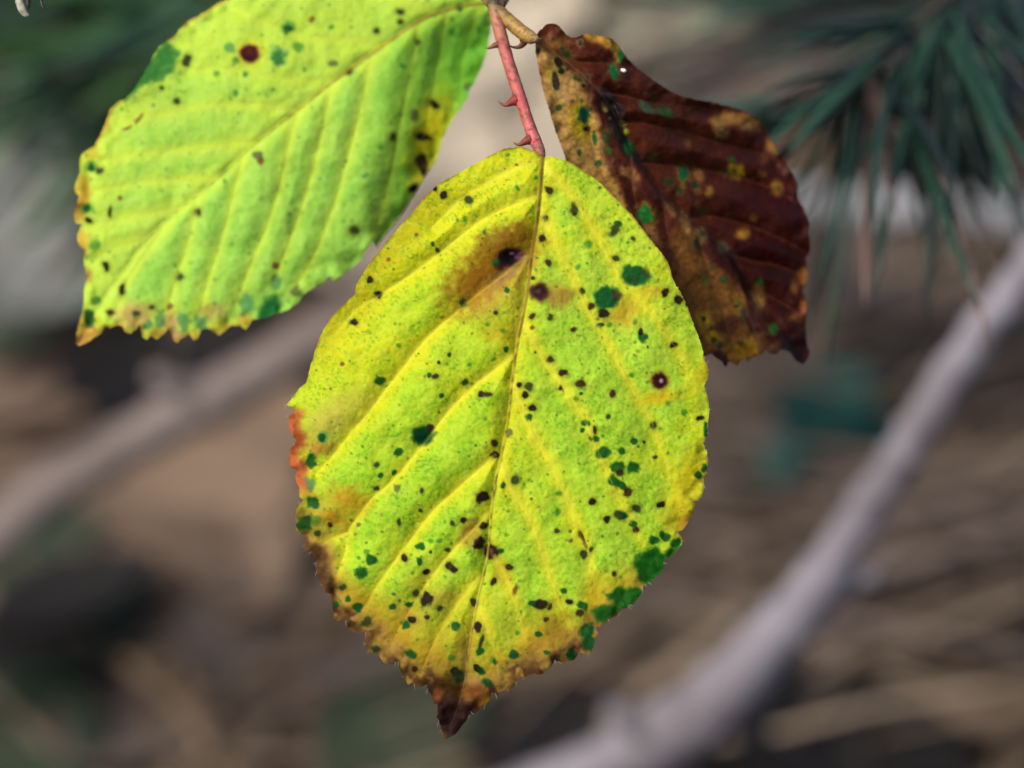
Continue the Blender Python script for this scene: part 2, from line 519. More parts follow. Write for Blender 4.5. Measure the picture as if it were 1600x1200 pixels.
def needle_set(seed):
    r = np.random.default_rng(seed)
    out = []
    ax = catmull(np.array([(1500, -20), (1440, 30), (1380, 85), (1320, 140), (1270, 185)], float), 6)
    # needles swept along the twig to lower left
    for q in range(34):
        b = ax[r.integers(4, len(ax))]
        ang = math.radians(r.normal(150, 17)); l = r.uniform(120, 260)
        d = r.uniform(.50, .58)
        out.append((b[0], b[1], .535, b[0] + l * math.cos(ang), b[1] + l * math.sin(ang) * 0.9, d, r.uniform(0, .05), r.uniform(4.5, 7), [G1, G2, DG, G1][r.integers(4)]))
    # hanging needles
    for q in range(46):
        b = ax[r.integers(0, len(ax) - 6)]
        ang = math.radians(r.normal(78, 22)); l = r.uniform(220, 440)
        d = r.uniform(.47, .60)
        out.append((b[0] + r.uniform(-10, 60), b[1] + r.uniform(-10, 30), .53, b[0] + l * math.cos(ang), b[1] + l * math.sin(ang), d, r.uniform(-.02, .06), r.uniform(5, 7.5), [G1, G2, DG, G1, G2][r.integers(5)]))
    # singled-out needles
    out += [(1366, 100, .53, 1352, 478, .50, .03, 8, BN), (1372, 110, .53, 1400, 330, .50, .02, 7, BN),
            (1420, 120, .53, 1545, 545, .50, .04, 7, BN), (1410, 100, .53, 1366, 372, .49, .05, 8, G2),
            (1470, 40, .53, 1590, 300, .50, .03, 8, G2), (1540, -20, .54, 1560, 330, .50, .02, 9, G2),
            (1560, -30, .54, 1660, 260, .50, .02, 8, G1), (1400, 140, .53, 1530, 480, .49, .05, 8, G2),
            (1380, 90, .53, 1235, 235, .49, .0, 8, G3), (1350, 120, .53, 1200, 230, .50, .01, 7, G3), (1330, 130, .53, 1195, 170, .52, .01, 7, BN),
            (1300, 150, .53, 1185, 255, .52, .01, 6, BN), (1500, 10, .53, 1480, 420, .50, .02, 8, G1), (1480, 30, .53, 1450, 500, .51, .04, 7, G1)]
    return out


pine('pine_twig', [(2000, -460, .56), (1760, -240, .54), (1600, -100, .53), (1500, -20, .53), (1440, 30, .53), (1380, 85, .53), (1320, 140, .535), (1265, 188, .54)],
     'dark green pine twig with hanging needles, one of them dry and brown', needle_set(11), G1, 12, 9)


def far_needles(cx, cy, D, n, a0, a1, l0, l1, cols, seed, w=(6, 9), sp=60):
    r = np.random.default_rng(seed)
    o = []
    for q in range(n):
        ang = math.radians(r.uniform(a0, a1)); l = r.uniform(l0, l1)
        x = cx + r.uniform(-sp, sp); y = cy + r.uniform(-sp, sp) * .7
        o.append((x, y, D, x + l * math.cos(ang), y + l * math.sin(ang), D + r.uniform(-.05, .05), r.uniform(-.03, .05), r.uniform(*w), cols[r.integers(len(cols))]))
    return o


pine('pine_twig', [(1900, -120, .74), (1640, -40, .72), (1500, -15, .71), (1400, 5, .70)],
     'blurred pine twig spreading its needles towards the withered brown leaflet', far_needles(1440, 0, .71, 38, 150, 190, 250, 520, [G2, C(64, 92, 74), C(92, 80, 70), C(104, 92, 78), DG], 21), G1, 22, 8)
pine('pine_twig', [(1900, 120, .80), (1700, 60, .78), (1560, 20, .77)],
     'pine twig painted near-black for the shade behind the hanging needles', far_needles(1580, 20, .77, 90, 60, 150, 150, 330, [DG, C(10, 32, 30), C(8, 22, 30)], 31, (9, 14)), G1, 32, 9)  # needle colours near-black to paint in the shade behind the green needles
pine('pine_twig', [(560, -420, .72), (430, -200, .74), (340, -20, .76), (280, 60, .77)],
     'blurred green pine twig behind the plain yellow-green leaflet', far_needles(320, 50, .76, 150, 105, 200, 160, 480, [C(40, 80, 48), C(60, 100, 62), C(46, 84, 52), C(84, 124, 58), C(66, 96, 66), C(112, 104, 90), G1], 41, (8, 13), 130), G1, 42, 10)

# ------------------------------------------------------------------ the bramble leaf
ROOT_P = at(776, 8, D0 + 0.008)
bramble = empty('bramble_leaf', ROOT_P, label='three-part bramble leaf turning yellow and brown on a red prickly stalk', category='leaf')


class Leaflet:
    def __init__(s, outline, midrib, veins, depth, step, seed):
        s.out = np.array(outline, float)
        s.mid = catmull(midrib, 4)
        s.veins = [catmull(v, 4) for v in veins]
        s.depthf = depth; s.step = step; s.seed = seed
        # dense, slightly rough outline
        P = s.out; pts = []
        for i in range(len(P)):
            a, b = P[i], P[(i + 1) % len(P)]
            k = max(1, int(np.hypot(*(b - a)) / 3))
            for t in range(k):
                pts.append(a + (b - a) * t / k)
        pts = np.array(pts)
        rr = np.random.default_rng(seed)
        s.rim = pts + rr.normal(0, 0.45, pts.shape)

    def fields(s, X, Y):
        dm, _ = seg_dist(X, Y, np.vstack([s.out, s.out[:1]]))
        dr, tr = seg_dist(X, Y, s.mid)
        dv = np.full(X.shape, 1e9); tv = np.zeros(X.shape)
        for v in s.veins:
            d, t = seg_dist(X, Y, v)
            m = d < dv
            dv = np.where(m, d, dv); tv = np.where(m, t, tv)
        return dict(dm=dm, dr=dr, tr=tr, dv=dv, tv=tv)

    def build(s, name, colour, mat, label):
        x0, y0 = s.rim.min(0) - 2; x1, y1 = s.rim.max(0) + 2
        gx = np.arange(x0, x1, s.step); gy = np.arange(y0, y1, s.step)
        cx = gx[:-1] + s.step / 2; cy = gy[:-1] + s.step / 2
        P = s.rim; Q = np.roll(P, -1, 0)
        mask = np.zeros((len(cy), len(cx)), bool)
        for i, y in enumerate(cy):
            c = (P[:, 1] > y) != (Q[:, 1] > y)
            xs = np.sort(P[c, 0] + (y - P[c, 1]) * (Q[c, 0] - P[c, 0]) / (Q[c, 1] - P[c, 1]))
            for a, b in zip(xs[::2], xs[1::2]):
                mask[i] |= (cx > a) & (cx < b)
        # no cell may hang on by one corner
        cnt = np.zeros((len(gy), len(gx)), int)
        for a in (0, 1):
            for b in (0, 1):
                cnt[a:a + len(cy), b:b + len(cx)] += mask
        ids = -np.ones(cnt.shape, int)
        used = cnt > 0
        ids[used] = np.arange(used.sum())
        GX, GY = np.meshgrid(gx, gy)
        X = GX[used].copy(); Y = GY[used].copy()
        bd = (cnt[used] < 4)
        bi = np.nonzero(bd)[0]
        bx, by = X[bi].copy(), Y[bi].copy()
        best = np.full(len(bi), 1e9); nx = bx.copy(); ny = by.copy()
        for (ax, ay), (cx2, cy2) in zip(P, Q):
            dx, dy = cx2 - ax, cy2 - ay
            t = np.clip(((bx - ax) * dx + (by - ay) * dy) / (dx * dx + dy * dy + 1e-12), 0, 1)
            qx, qy = ax + t * dx, ay + t * dy
            d = (bx - qx) ** 2 + (by - qy) ** 2
            m = d < best
            best[m] = d[m]; nx[m] = qx[m]; ny[m] = qy[m]
        X[bi] = nx; Y[bi] = ny
        fi, fj = np.nonzero(mask)
        F = np.stack([ids[fi, fj], ids[fi + 1, fj], ids[fi + 1, fj + 1], ids[fi, fj + 1]], -1)
        fl = s.fields(X, Y)
        s.colour = colour
        V = at(X, Y, s.depthf(X, Y, fl)) - ROOT_P
        s.ob = obj(name, mesh_np(name, V, F, True, lin(colour(X, Y, fl)) / KLEAF), mat, bramble, label=label)
        return s.ob

    def rib(s, name, line, w0, w1, tint, amt, mat, lift=0.25, dash=None, flat=.16):
        L = catmull(line, 1) if len(line) > 30 else catmull(line, 5)
        seg = np.hypot(*np.diff(L, axis=0).T); cum = np.concatenate([[0], np.cumsum(seg)])
        n = max(6, int(cum[-1] / 5))
        q = np.linspace(0, cum[-1], n)
        X = np.interp(q, cum, L[:, 0]); Y = np.interp(q, cum, L[:, 1])
        rr = np.random.default_rng(int(X[0] * 7 + Y[-1]))
        w = np.linspace(w0, w1, n) * (1 + 0.06 * rr.normal(size=n)) * np.clip((1 - np.linspace(0, 1, n)) * 5, 0.15, 1)
        TX, TY = np.gradient(X), np.gradient(Y)
        ln = np.hypot(TX, TY) + 1e-9
        NX, NY = -TY / ln, TX / ln
        prof = np.array([-1, -.6, -.25, 0, .25, .6, 1.0])            # a low rib lying on the blade, its edges sunk into it
        hgt = np.array([-.35, .25, .75, 1.0, .75, .25, -.35])
        m = len(prof)
        GX = X[:, None] + NX[:, None] * w[:, None] * prof; GY = Y[:, None] + NY[:, None] * w[:, None] * prof
        fl = s.fields(GX.ravel(), GY.ravel())
        D = s.depthf(GX.ravel(), GY.ravel(), fl).reshape(n, m)
        D = D - hgt[None] * (w[:, None] * flat + lift) * WREL / 1600 * D
        V = (at(GX, GY, D) - ROOT_P).reshape(-1, 3)
        i, j = np.meshgrid(np.arange(n - 1), np.arange(m - 1), indexing='ij')
        F = np.stack([i * m + j, i * m + j + 1, (i + 1) * m + j + 1, (i + 1) * m + j], -1).reshape(-1, 4)
        c = s.colour(GX.ravel(), GY.ravel(), fl)
        tt = np.repeat(np.linspace(0, 1, n), m)
        tcol = np.array([np.interp(tt, [k[0] for k in tint], [k[1][i] for k in tint]) for i in range(3)]).T
        wt = np.tile(np.clip(hgt, 0, 1) ** .5, n)[:, None] * amt
        c = c * (1 - wt) + tcol * wt
        if dash is not None:
            dk = np.repeat(sm(0.52, 0.75, vnoise(q / 9, q * 0 + 2.5, 9)), m)[:, None] * dash * np.tile(np.clip(hgt, 0, 1), n)[:, None]
            c = c * (1 - dk) + np.array([105, 70, 25.]) * dk
        return obj(name, mesh_np(name, V, F, True, lin(c) / KLEAF), mat, s.ob)


def mixc(c, k, w):
    return c * (1 - w[..., None]) + np.asarray(k, float) * w[..., None]


def blobs(c, X, Y, items, seed, warp=0.22):
    """items: (x, y, rx, ry, angle deg, colour, strength, softness)"""
    wx = (fbm(X / 9, Y / 9, seed, 3) - 0.5); wy = (fbm(X / 9 + 40, Y / 9, seed + 3, 3) - 0.5)
    for (x, y, rx, ry, a, k, st, so) in items:
        R = max(rx, ry) * (1.4 + so)
        m = np.nonzero((np.abs(X - x) < R + 3) & (np.abs(Y - y) < R + 3))[0]
        if len(m) == 0:
            continue
        am = min(rx, ry) * warp * 4
        dx = X[m] - x + wx[m] * am; dy = Y[m] - y + wy[m] * am
        ca, sa = math.cos(math.radians(a)), math.sin(math.radians(a))
        d = np.hypot((dx * ca + dy * sa) / rx, (-dx * sa + dy * ca) / ry)
        w = (1 - sm(1 - so, 1 + so, d)) * st
        c[m] = c[m] * (1 - w[:, None]) + np.asarray(k, float) * w[:, None]
    return c


def polyfill(c, X, Y, poly, k, st, soft, seed, warp=10):
    wx = (fbm(X / 14, Y / 14, seed, 3) - 0.5) * warp * 2; wy = (fbm(X / 14 + 9, Y / 14, seed + 2, 3) - 0.5) * warp * 2
    x = X + wx; y = Y + wy
    P = np.array(poly, float)
    m = np.nonzero((x > P[:, 0].min() - soft) & (x < P[:, 0].max() + soft) & (y > P[:, 1].min() - soft) & (y < P[:, 1].max() + soft))[0]
    if len(m) == 0:
        return c
    ins = in_poly(x[m], y[m], P)
    d, _ = seg_dist(x[m], y[m], np.vstack([P, P[:1]]))
    sd = np.where(ins, d, -d)
    w = sm(-soft, soft, sd) * st
    c[m] = c[m] * (1 - w[:, None]) + np.asarray(k, float) * w[:, None]
    return c


GRN = (8, 76, 26); GRN2 = (40, 122, 40); TEAL = (60, 140, 95)
DRK = (26, 15, 8); DBR = (50, 25, 13); BRN = (122, 74, 34); MAR = (70, 24, 30); OCH = (188, 142, 34); TAN = (168, 128, 66); BLK = (24, 14, 14)


def spots(lst):
    """(x, y, r, code) or (x, y, rx, ry, angle, code): round marks on a blade"""
    o = []
    code = {'g': (GRN, .85, .3), 'f': (GRN2, .6, .45), 'd': (DRK, .92, .25), 'b': (DBR, .85, .3), 'r': (BRN, .8, .35), 't': (TEAL, .6, .35),
            'y': ((84, 92, 60), .75, .35), 'm': ((46, 58, 26), .88, .3)}
    for it in lst:
        if len(it) == 4:
            x, y, r, k = it; rx = ry = r; a = 0
        else:
            x, y, rx, ry, a, k = it
        cc, st, so = code[k]
        if k in 'dbm' and max(rx, ry) >= 3.4:
            o.append((x, y, rx * 1.55, ry * 1.55, a, (96, 110, 24), .35, .5))
        o.append((x, y, rx, ry, a, cc, st, so))
        if k == 'd' and max(rx, ry) >= 5:
            o.append((x + 1, y - 1, rx * .45, ry * .45, a, (74, 50, 42), .35, .6))  # painted highlight near the centre of large dark spots
    return o


# ---- middle leaflet
OUT_C = [(848, 246), (836, 236), (814, 229), (790, 232), (765, 243), (741, 257), (713, 272), (685, 288), (664, 307), (645, 332), (625, 353), (601, 381), (577, 412), (557, 444), (554, 461),
         (531, 481), (515, 498), (501, 523), (491, 552), (485, 573), (478, 598), (466, 608), (460, 616), (453, 626), (447, 633), (458, 637), (460, 641), (452, 650), (451, 658), (453, 672), (459, 684), (463, 688),
         (455, 700), (451, 712), (452, 728), (455, 731), (464, 733), (461, 746), (463, 754), (467, 760), (467, 776), (474, 781), (464, 794), (462, 808), (462, 826), (469, 835), (480, 841), (475, 854), (476, 863),
         (480, 859), (490, 866), (493, 872), (493, 888), (497, 902), (504, 914), (508, 926), (517, 928), (518, 940), (521, 954), (522, 968), (530, 970), (541, 967), (540, 972), (548, 986), (558, 989), (568, 988),
         (573, 986), (570, 997), (572, 1012), (581, 1022), (588, 1022), (592, 1019), (593, 1026), (601, 1037), (615, 1037), (623, 1032), (622, 1040), (626, 1048), (633, 1062), (638, 1071), (643, 1066), (648, 1070),
         (660, 1073), (667, 1069), (668, 1077), (675, 1088), (678, 1099), (684, 1100), (684, 1113), (682, 1122), (686, 1125), (689, 1138), (693, 1152), (696, 1155), (702, 1152), (712, 1147), (720, 1137), (730, 1123),
         (737, 1113), (741, 1115), (752, 1105), (760, 1100), (768, 1090), (768, 1080), (777, 1088), (780, 1083), (791, 1077), (792, 1082), (798, 1078), (807, 1068), (811, 1058), (813, 1055), (818, 1062), (825, 1055),
         (835, 1052), (843, 1054), (853, 1050), (862, 1040), (867, 1033), (880, 1036), (888, 1033), (897, 1032), (900, 1027), (905, 1017), (908, 1020), (917, 1024), (925, 1018), (928, 1008), (932, 995), (932, 985),
         (932, 978), (937, 980), (943, 975), (957, 966), (967, 960), (972, 952), (980, 949), (992, 942), (1001, 930), (1005, 916), (1014, 911), (1028, 900), (1036, 890), (1038, 880), (1037, 872), (1044, 874),
         (1054, 862), (1065, 852), (1066, 842), (1060, 832), (1070, 826), (1078, 810), (1083, 804), (1085, 790), (1084, 782), (1091, 783), (1098, 772), (1101, 760), (1099, 748), (1103, 741), (1106, 728), (1105, 708),
         (1099, 693), (1104, 682), (1106, 667), (1107, 650), (1109, 637), (1106, 622), (1100, 603), (1104, 594), (1107, 585), (1105, 570), (1099, 555), (1096, 537), (1089, 520), (1083, 506), (1073, 475), (1063, 458),
         (1051, 435), (1046, 415), (1038, 401), (1018, 376), (1001, 353), (987, 335), (970, 318), (953, 301), (933, 282), (913, 268), (894, 255), (877, 248), (862, 244)]
MID_C = [(848, 246), (845, 290), (840, 340), (832, 390), (826, 440), (818, 490), (808, 540), (801, 590), (796, 640), (788, 690), (775, 750), (768, 800), (765, 840), (758, 890), (748, 930), (742, 960), (737, 990), (732, 1023), (727, 1058), (720, 1090), (712, 1113), (700, 1143)]
VL = [[(843, 250), (790, 269), (748, 293), (715, 315), (675, 355)],
      [(839, 307), (790, 325), (744, 350), (699, 385), (650, 423), (597, 458), (555, 486), (520, 525)],
      [(822, 400), (790, 426), (748, 458), (706, 493), (664, 531), (625, 580), (604, 606), (578, 642), (548, 676), (520, 712), (494, 740)],
      [(801, 556), (755, 591), (706, 636), (665, 690), (640, 720), (612, 752), (580, 780), (560, 806), (544, 830), (540, 860), (532, 884), (524, 906)],
      [(775, 709), (723, 756), (673, 802), (632, 856), (598, 902), (570, 947), (555, 972)],
      [(762, 804), (723, 843), (686, 885), (657, 927), (632, 968), (607, 1015)],
      [(748, 902), (715, 943), (686, 989), (665, 1035), (655, 1060)],
      [(544, 832), (520, 840), (500, 854)]]
VR = [[(850, 258), (880, 290), (905, 322), (925, 353), (945, 390), (981, 449), (1013, 484), (1040, 520), (1065, 560), (1085, 610)],
      [(846, 330), (871, 387), (894, 430), (916, 480), (940, 519), (968, 570), (994, 618), (1014, 650), (1027, 685), (1044, 726), (1053, 754), (1060, 790)],
      [(820, 508), (852, 564), (892, 620), (912, 652), (932, 700), (950, 740), (968, 778), (985, 815), (1005, 850)],
      [(802, 598), (828, 668), (857, 718), (882, 772), (903, 827), (924, 877), (930, 930), (935, 965)],
      [(784, 732), (799, 764), (828, 810), (849, 868), (866, 918), (887, 977), (893, 1020)],
      [(765, 858), (787, 893), (807, 943), (820, 993), (824, 1040)],
      [(748, 948), (770, 1002), (779, 1056)]]


def mid_x(Y):
    M = np.array(MID_C, float)
    return np.interp(Y, M[:, 1], M[:, 0])


def depth_c(X, Y, f):
    px = WREL / 1600 * D0
    side = sm(-25, 25, X - mid_x(Y))
    d = np.minimum(f['dv'], f['dr'])
    fade = sm(0, 55, f['dm']) * 0.75 + 0.25
    amp = (15 * (1 - side) + 3.5 * side) * fade * (1 - .45 * sm(820, 1000, Y))
    h = amp * np.sin(np.clip(d / 40, 0, 1) * math.pi / 2) ** (0.95 + 0.9 * side)
    h = h - 3.0 * np.exp(-(f['dr'] / 7) ** 2)
    h = h + (fbm(X / 60, Y / 60, 3, 3) - 0.5) * 16 + (fbm(X / 17, Y / 17, 8, 3) - 0.5) * 3.4
    h = h + np.minimum(cells(X / 13, Y / 13, 4), 0.5) * 1.3
    h = h + (fbm(X / 22, Y / 22, 12, 2) - 0.5) * 22 * (1 - sm(0, 40, f['dm'])) * sm(560, 760, Y)
    pit = np.exp(-(((X - 797) / 16) ** 2 + ((Y - 403) / 11) ** 2))
    h = h - 7 * pit
    big = ((X - mid_x(Y)) / 300.0) ** 2 * 34 + ((Y - 600) / 550.0) ** 2 * 26 + 26 * sm(1000, 1150, Y)
    return D0 - 0.0015 + (big - h) * px


SP_C = spots([(680, 295, 4, 'd'), (692, 306, 6, 'd'), (732, 312, 6, 'm'), (608, 405, 3.5, 'r'), (579, 438, 5, 'd'), (590, 460, 5, 'd'), (555, 502, 5.5, 'd'), (723, 473, 5, 7, 0, 'm'), (792, 454, 4.5, 'g'), (774, 489, 3.5, 'b'),
              (762, 507, 3.5, 'f'), (791, 546, 5, 'g'), (702, 554, 3, 'm'), (686, 567, 3, 'b'), (681, 589, 6, 4.5, 0, 'b'), (671, 586, 4, 'g'), (594, 594, 10, 7, 10, 'g'), (622, 540, 4, 'f'), (727, 598, 4.5, 'm'), (689, 619, 4, 'g'),
              (753, 616, 6, 5, 0, 'd'), (763, 617, 6, 4, 0, 'b'), (772, 561, 4, 'f'), (734, 570, 3, 'f'), (786, 517, 4, 'f'), (535, 568, 3.5, 'r'), (650, 367, 3, 'r'), (676, 382, 4, 3, 45, 'g'), (684, 392, 3, 5, -20, 'm'), (727, 342, 4, 'f'), (715, 344, 3, 'f'), (793, 242, 3.5, 'f'),
              (807, 258, 2.5, 'r'), (807, 292, 3, 'f'), (838, 277, 3.5, 'f'), (858, 297, 8, 5, 50, 'b'), (853, 341, 4.5, 'm'), (848, 372, 6, 'd'), (857, 411, 5, 'b'), (833, 434, 4, 3, 0, 'b'), (832, 494, 5, 4, -30, 'b'), (831, 512, 3.5, 'r'), (812, 602, 4.5, 'd'), (826, 603, 6, 'm'),
              (820, 617, 5.5, 'd'), (832, 638, 6, 5, 0, 'd'), (898, 325, 7, 'm'), (898, 334, 3, 'b'), (918, 382, 7, 'f'), (903, 417, 5, 'f'), (965, 350, 6, 'g'), (960, 362, 9, 8, -20, 'm'), (962, 404, 6, 4, 0, 'm'), (989, 373, 3.5, 'm'),
              (923, 478, 5, 'b'), (910, 456, 5, 'm'), (944, 490, 9, 7, 20, 'd'), (938, 508, 6, 4, 0, 'g'), (953, 508, 5, 4, 0, 'f'), (993, 503, 4, 'f'), (1004, 527, 7, 9, -20, 'g'), (1000, 518, 4, 6, 0, 'd'), (1039, 457, 6, 'd'), (1060, 468, 6.5, 'd'),
              (1074, 475, 3, 'd'), (1052, 539, 6, 4.5, 0, 'd'), (895, 515, 4, 'b'), (860, 496, 5.5, 'm'), (1012, 542, 2.5, 'm'), (860, 562, 6, 4.5, 0, 'b'), (880, 583, 7, 5.5, 0, 'd'), (907, 600, 8, 5, 15, 'b'), (876, 606, 3.5, 'b'), (908, 615, 3, 'g'), (899, 623, 5, 4, 0, 'f'),
              (956, 616, 5, 7, 20, 'b'), (951, 651, 4, 'm'), (826, 652, 5, 'g'), (916, 661, 7, 5, 0, 'g'), (910, 672, 4, 'g'), (929, 672, 3, 7, 0, 'b'), (928, 686, 7, 5, 10, 'g'), (990, 690, 6, 'g'), (1021, 665, 5, 'm'), (1095, 653, 6, 5, 0, 'd'), (988, 587, 4, 'f'),
              (794, 676, 6.5, 'y'), (772, 693, 7, 5, 30, 'b'), (773, 712, 6, 'd'), (971, 704, 5, 'g'), (1006, 691, 2.5, 'b'), (964, 731, 13, 11, 0, 'g'), (970, 739, 6, 5, 0, 'b'), (990, 731, 10, 8, 0, 'g'), (944, 707, 13, 9, 0, 'g'), (958, 751, 10, 8, 20, 'g'), (972, 759, 9, 5, 30, 'g'),
              (981, 769, 7, 6, 0, 'b'), (1024, 714, 3.5, 'm'), (1068, 645, 5, 'f'), (1091, 742, 7, 6, 0, 'g'), (1103, 672, 4, 12, 0, 'g'), (1101, 731, 5, 7, 0, 'g'), (1044, 630, 4, 'f'), (925, 784, 6, 'd'), (1033, 787, 6, 5, -30, 'd'), (994, 794, 8, 5, 20, 'm'), (948, 812, 6, 'd'), (969, 805, 10, 7, 0, 'm'), (976, 805, 6, 'g'),
              (989, 818, 7, 5, 0, 'g'), (993, 827, 5, 'b'), (912, 867, 6, 'm'), (924, 858, 3, 5, 30, 'm'), (960, 897, 3.5, 'b'), (909, 838, 3, 11, -25, 'b'), (914, 850, 3, 8, -25, 'r'), (1022, 844, 8, 6, 0, 'g'), (1040, 839, 8, 6, 10, 'g'), (1034, 834, 4, 'g'), (1056, 848, 8, 7, 0, 'g'), (910, 946, 6, 9, -40, 'g'), (906, 959, 7, 5, -15, 'b'),
              (805, 750, 6, 8, 0, 'm'), (786, 758, 5, 'g'), (754, 776, 10, 9, 0, 'd'), (773, 764, 4, 7, 0, 'y'), (725, 813, 6, 4.5, -20, 'd'), (755, 822, 7, 6, 0, 'd'), (748, 847, 10, 9, 0, 'd'), (768, 863, 9, 11, -30, 'd'), (782, 862, 6, 5, 0, 'g'), (795, 885, 6, 4.5, 20, 'b'), (771, 909, 4, 6, 15, 'd'), (805, 922, 4, 9, 15, 'r'),
              (845, 943, 11, 9, 0, 'd'), (832, 943, 7, 5, 0, 'g'), (860, 948, 3, 6, 25, 'b'), (890, 940, 6, 4, 0, 'd'), (853, 968, 4.5, 'b'), (803, 1022, 7, 'g'), (808, 988, 4, 'f'), (746, 980, 7, 'd'), (752, 1003, 3, 12, 15, 'm'), (750, 1017, 6, 'g'), (746, 1044, 8, 6, 30, 'd'), (752, 1048, 6, 'g'), (761, 1066, 8, 6, 20, 'g'), (771, 1033, 6, 5, 0, 'f'), (774, 1034, 4, 'g'),
              (740, 941, 5, 'm'), (880, 924, 5, 'g'), (872, 800, 4, 6, 20, 'f'), (870, 829, 5, 4, -30, 'm'), (830, 779, 2.5, 'r'), (892, 845, 4, 3, -30, 'r'), (843, 991, 6, 5, 0, 'g'), (874, 771, 6, 3, 0, 'f'), (623, 706, 7, 5, 0, 'g'), (589, 727, 5, 'm'), (595, 743, 4, 'g'), (615, 738, 4, 'g'), (589, 764, 4, 'm'), (620, 763, 6, 'y'), (659, 766, 3, 4, 0, 'm'),
              (657, 798, 3.5, 'm'), (623, 816, 3, 6, 0, 'm'), (561, 820, 3.5, 'y'), (707, 817, 3, 4.5, -30, 'm'), (580, 875, 9, 7, 20, 'g'), (564, 894, 11, 9, 0, 'g'), (573, 863, 5, 'f'), (632, 872, 4, 6, -20, 'd'), (657, 855, 7, 6, 0, 'g'), (655, 877, 4, 6, 0, 'g'), (673, 846, 4, 'f'), (673, 862, 3, 'g'), (666, 894, 6, 4, 0, 'd'), (703, 884, 8, 6, 30, 'd'), (709, 890, 6, 4, 0, 'd'),
              (650, 927, 7, 6, 0, 'm'), (667, 938, 12, 11, 0, 'd'), (559, 949, 8, 7, 0, 'g'), (613, 947, 6, 5, 0, 'g'), (640, 944, 7, 4, 0, 'g'), (688, 950, 5, 4, 0, 'm'), (668, 964, 4, 'b'), (644, 968, 6, 5, 0, 'd'), (634, 976, 7, 6, 0, 'g'), (572, 973, 9, 8, 0, 'm'), (587, 1013, 7, 6, 0, 'm'), (642, 1022, 9, 7, 0, 'g'), (713, 979, 7, 'g'), (648, 1045, 5, 4, 0, 'b'), (711, 1050, 8, 7, 0, 'd'), (718, 1058, 9, 8, 0, 'm'),
              (700, 859, 5, 4, 0, 'g'), (688, 845, 4, 'f'), (705, 1028, 5, 'f'), (505, 683, 9, 8, 0, 't'), (503, 684, 6, 'g'), (486, 720, 9, 11, 0, 'g'), (484, 756, 9, 10, 0, 't'), (488, 786, 10, 10, 0, 'g'), (476, 818, 13, 11, -20, 'g'), (480, 813, 6, 'm'), (494, 815, 8, 7, 0, 'f'), (496, 833, 6, 4, 0, 'm'), (516, 820, 4, 'b'), (536, 918, 5, 'm'), (544, 936, 5, 'g'), (525, 945, 5, 'g'), (560, 872, 3, 'f'),
              (917, 986, 10, 12, 0, 'g'), (921, 1005, 12, 11, 0, 'g'), (893, 1023, 9, 9, 0, 'g'), (855, 1020, 5, 4, 0, 'g')])


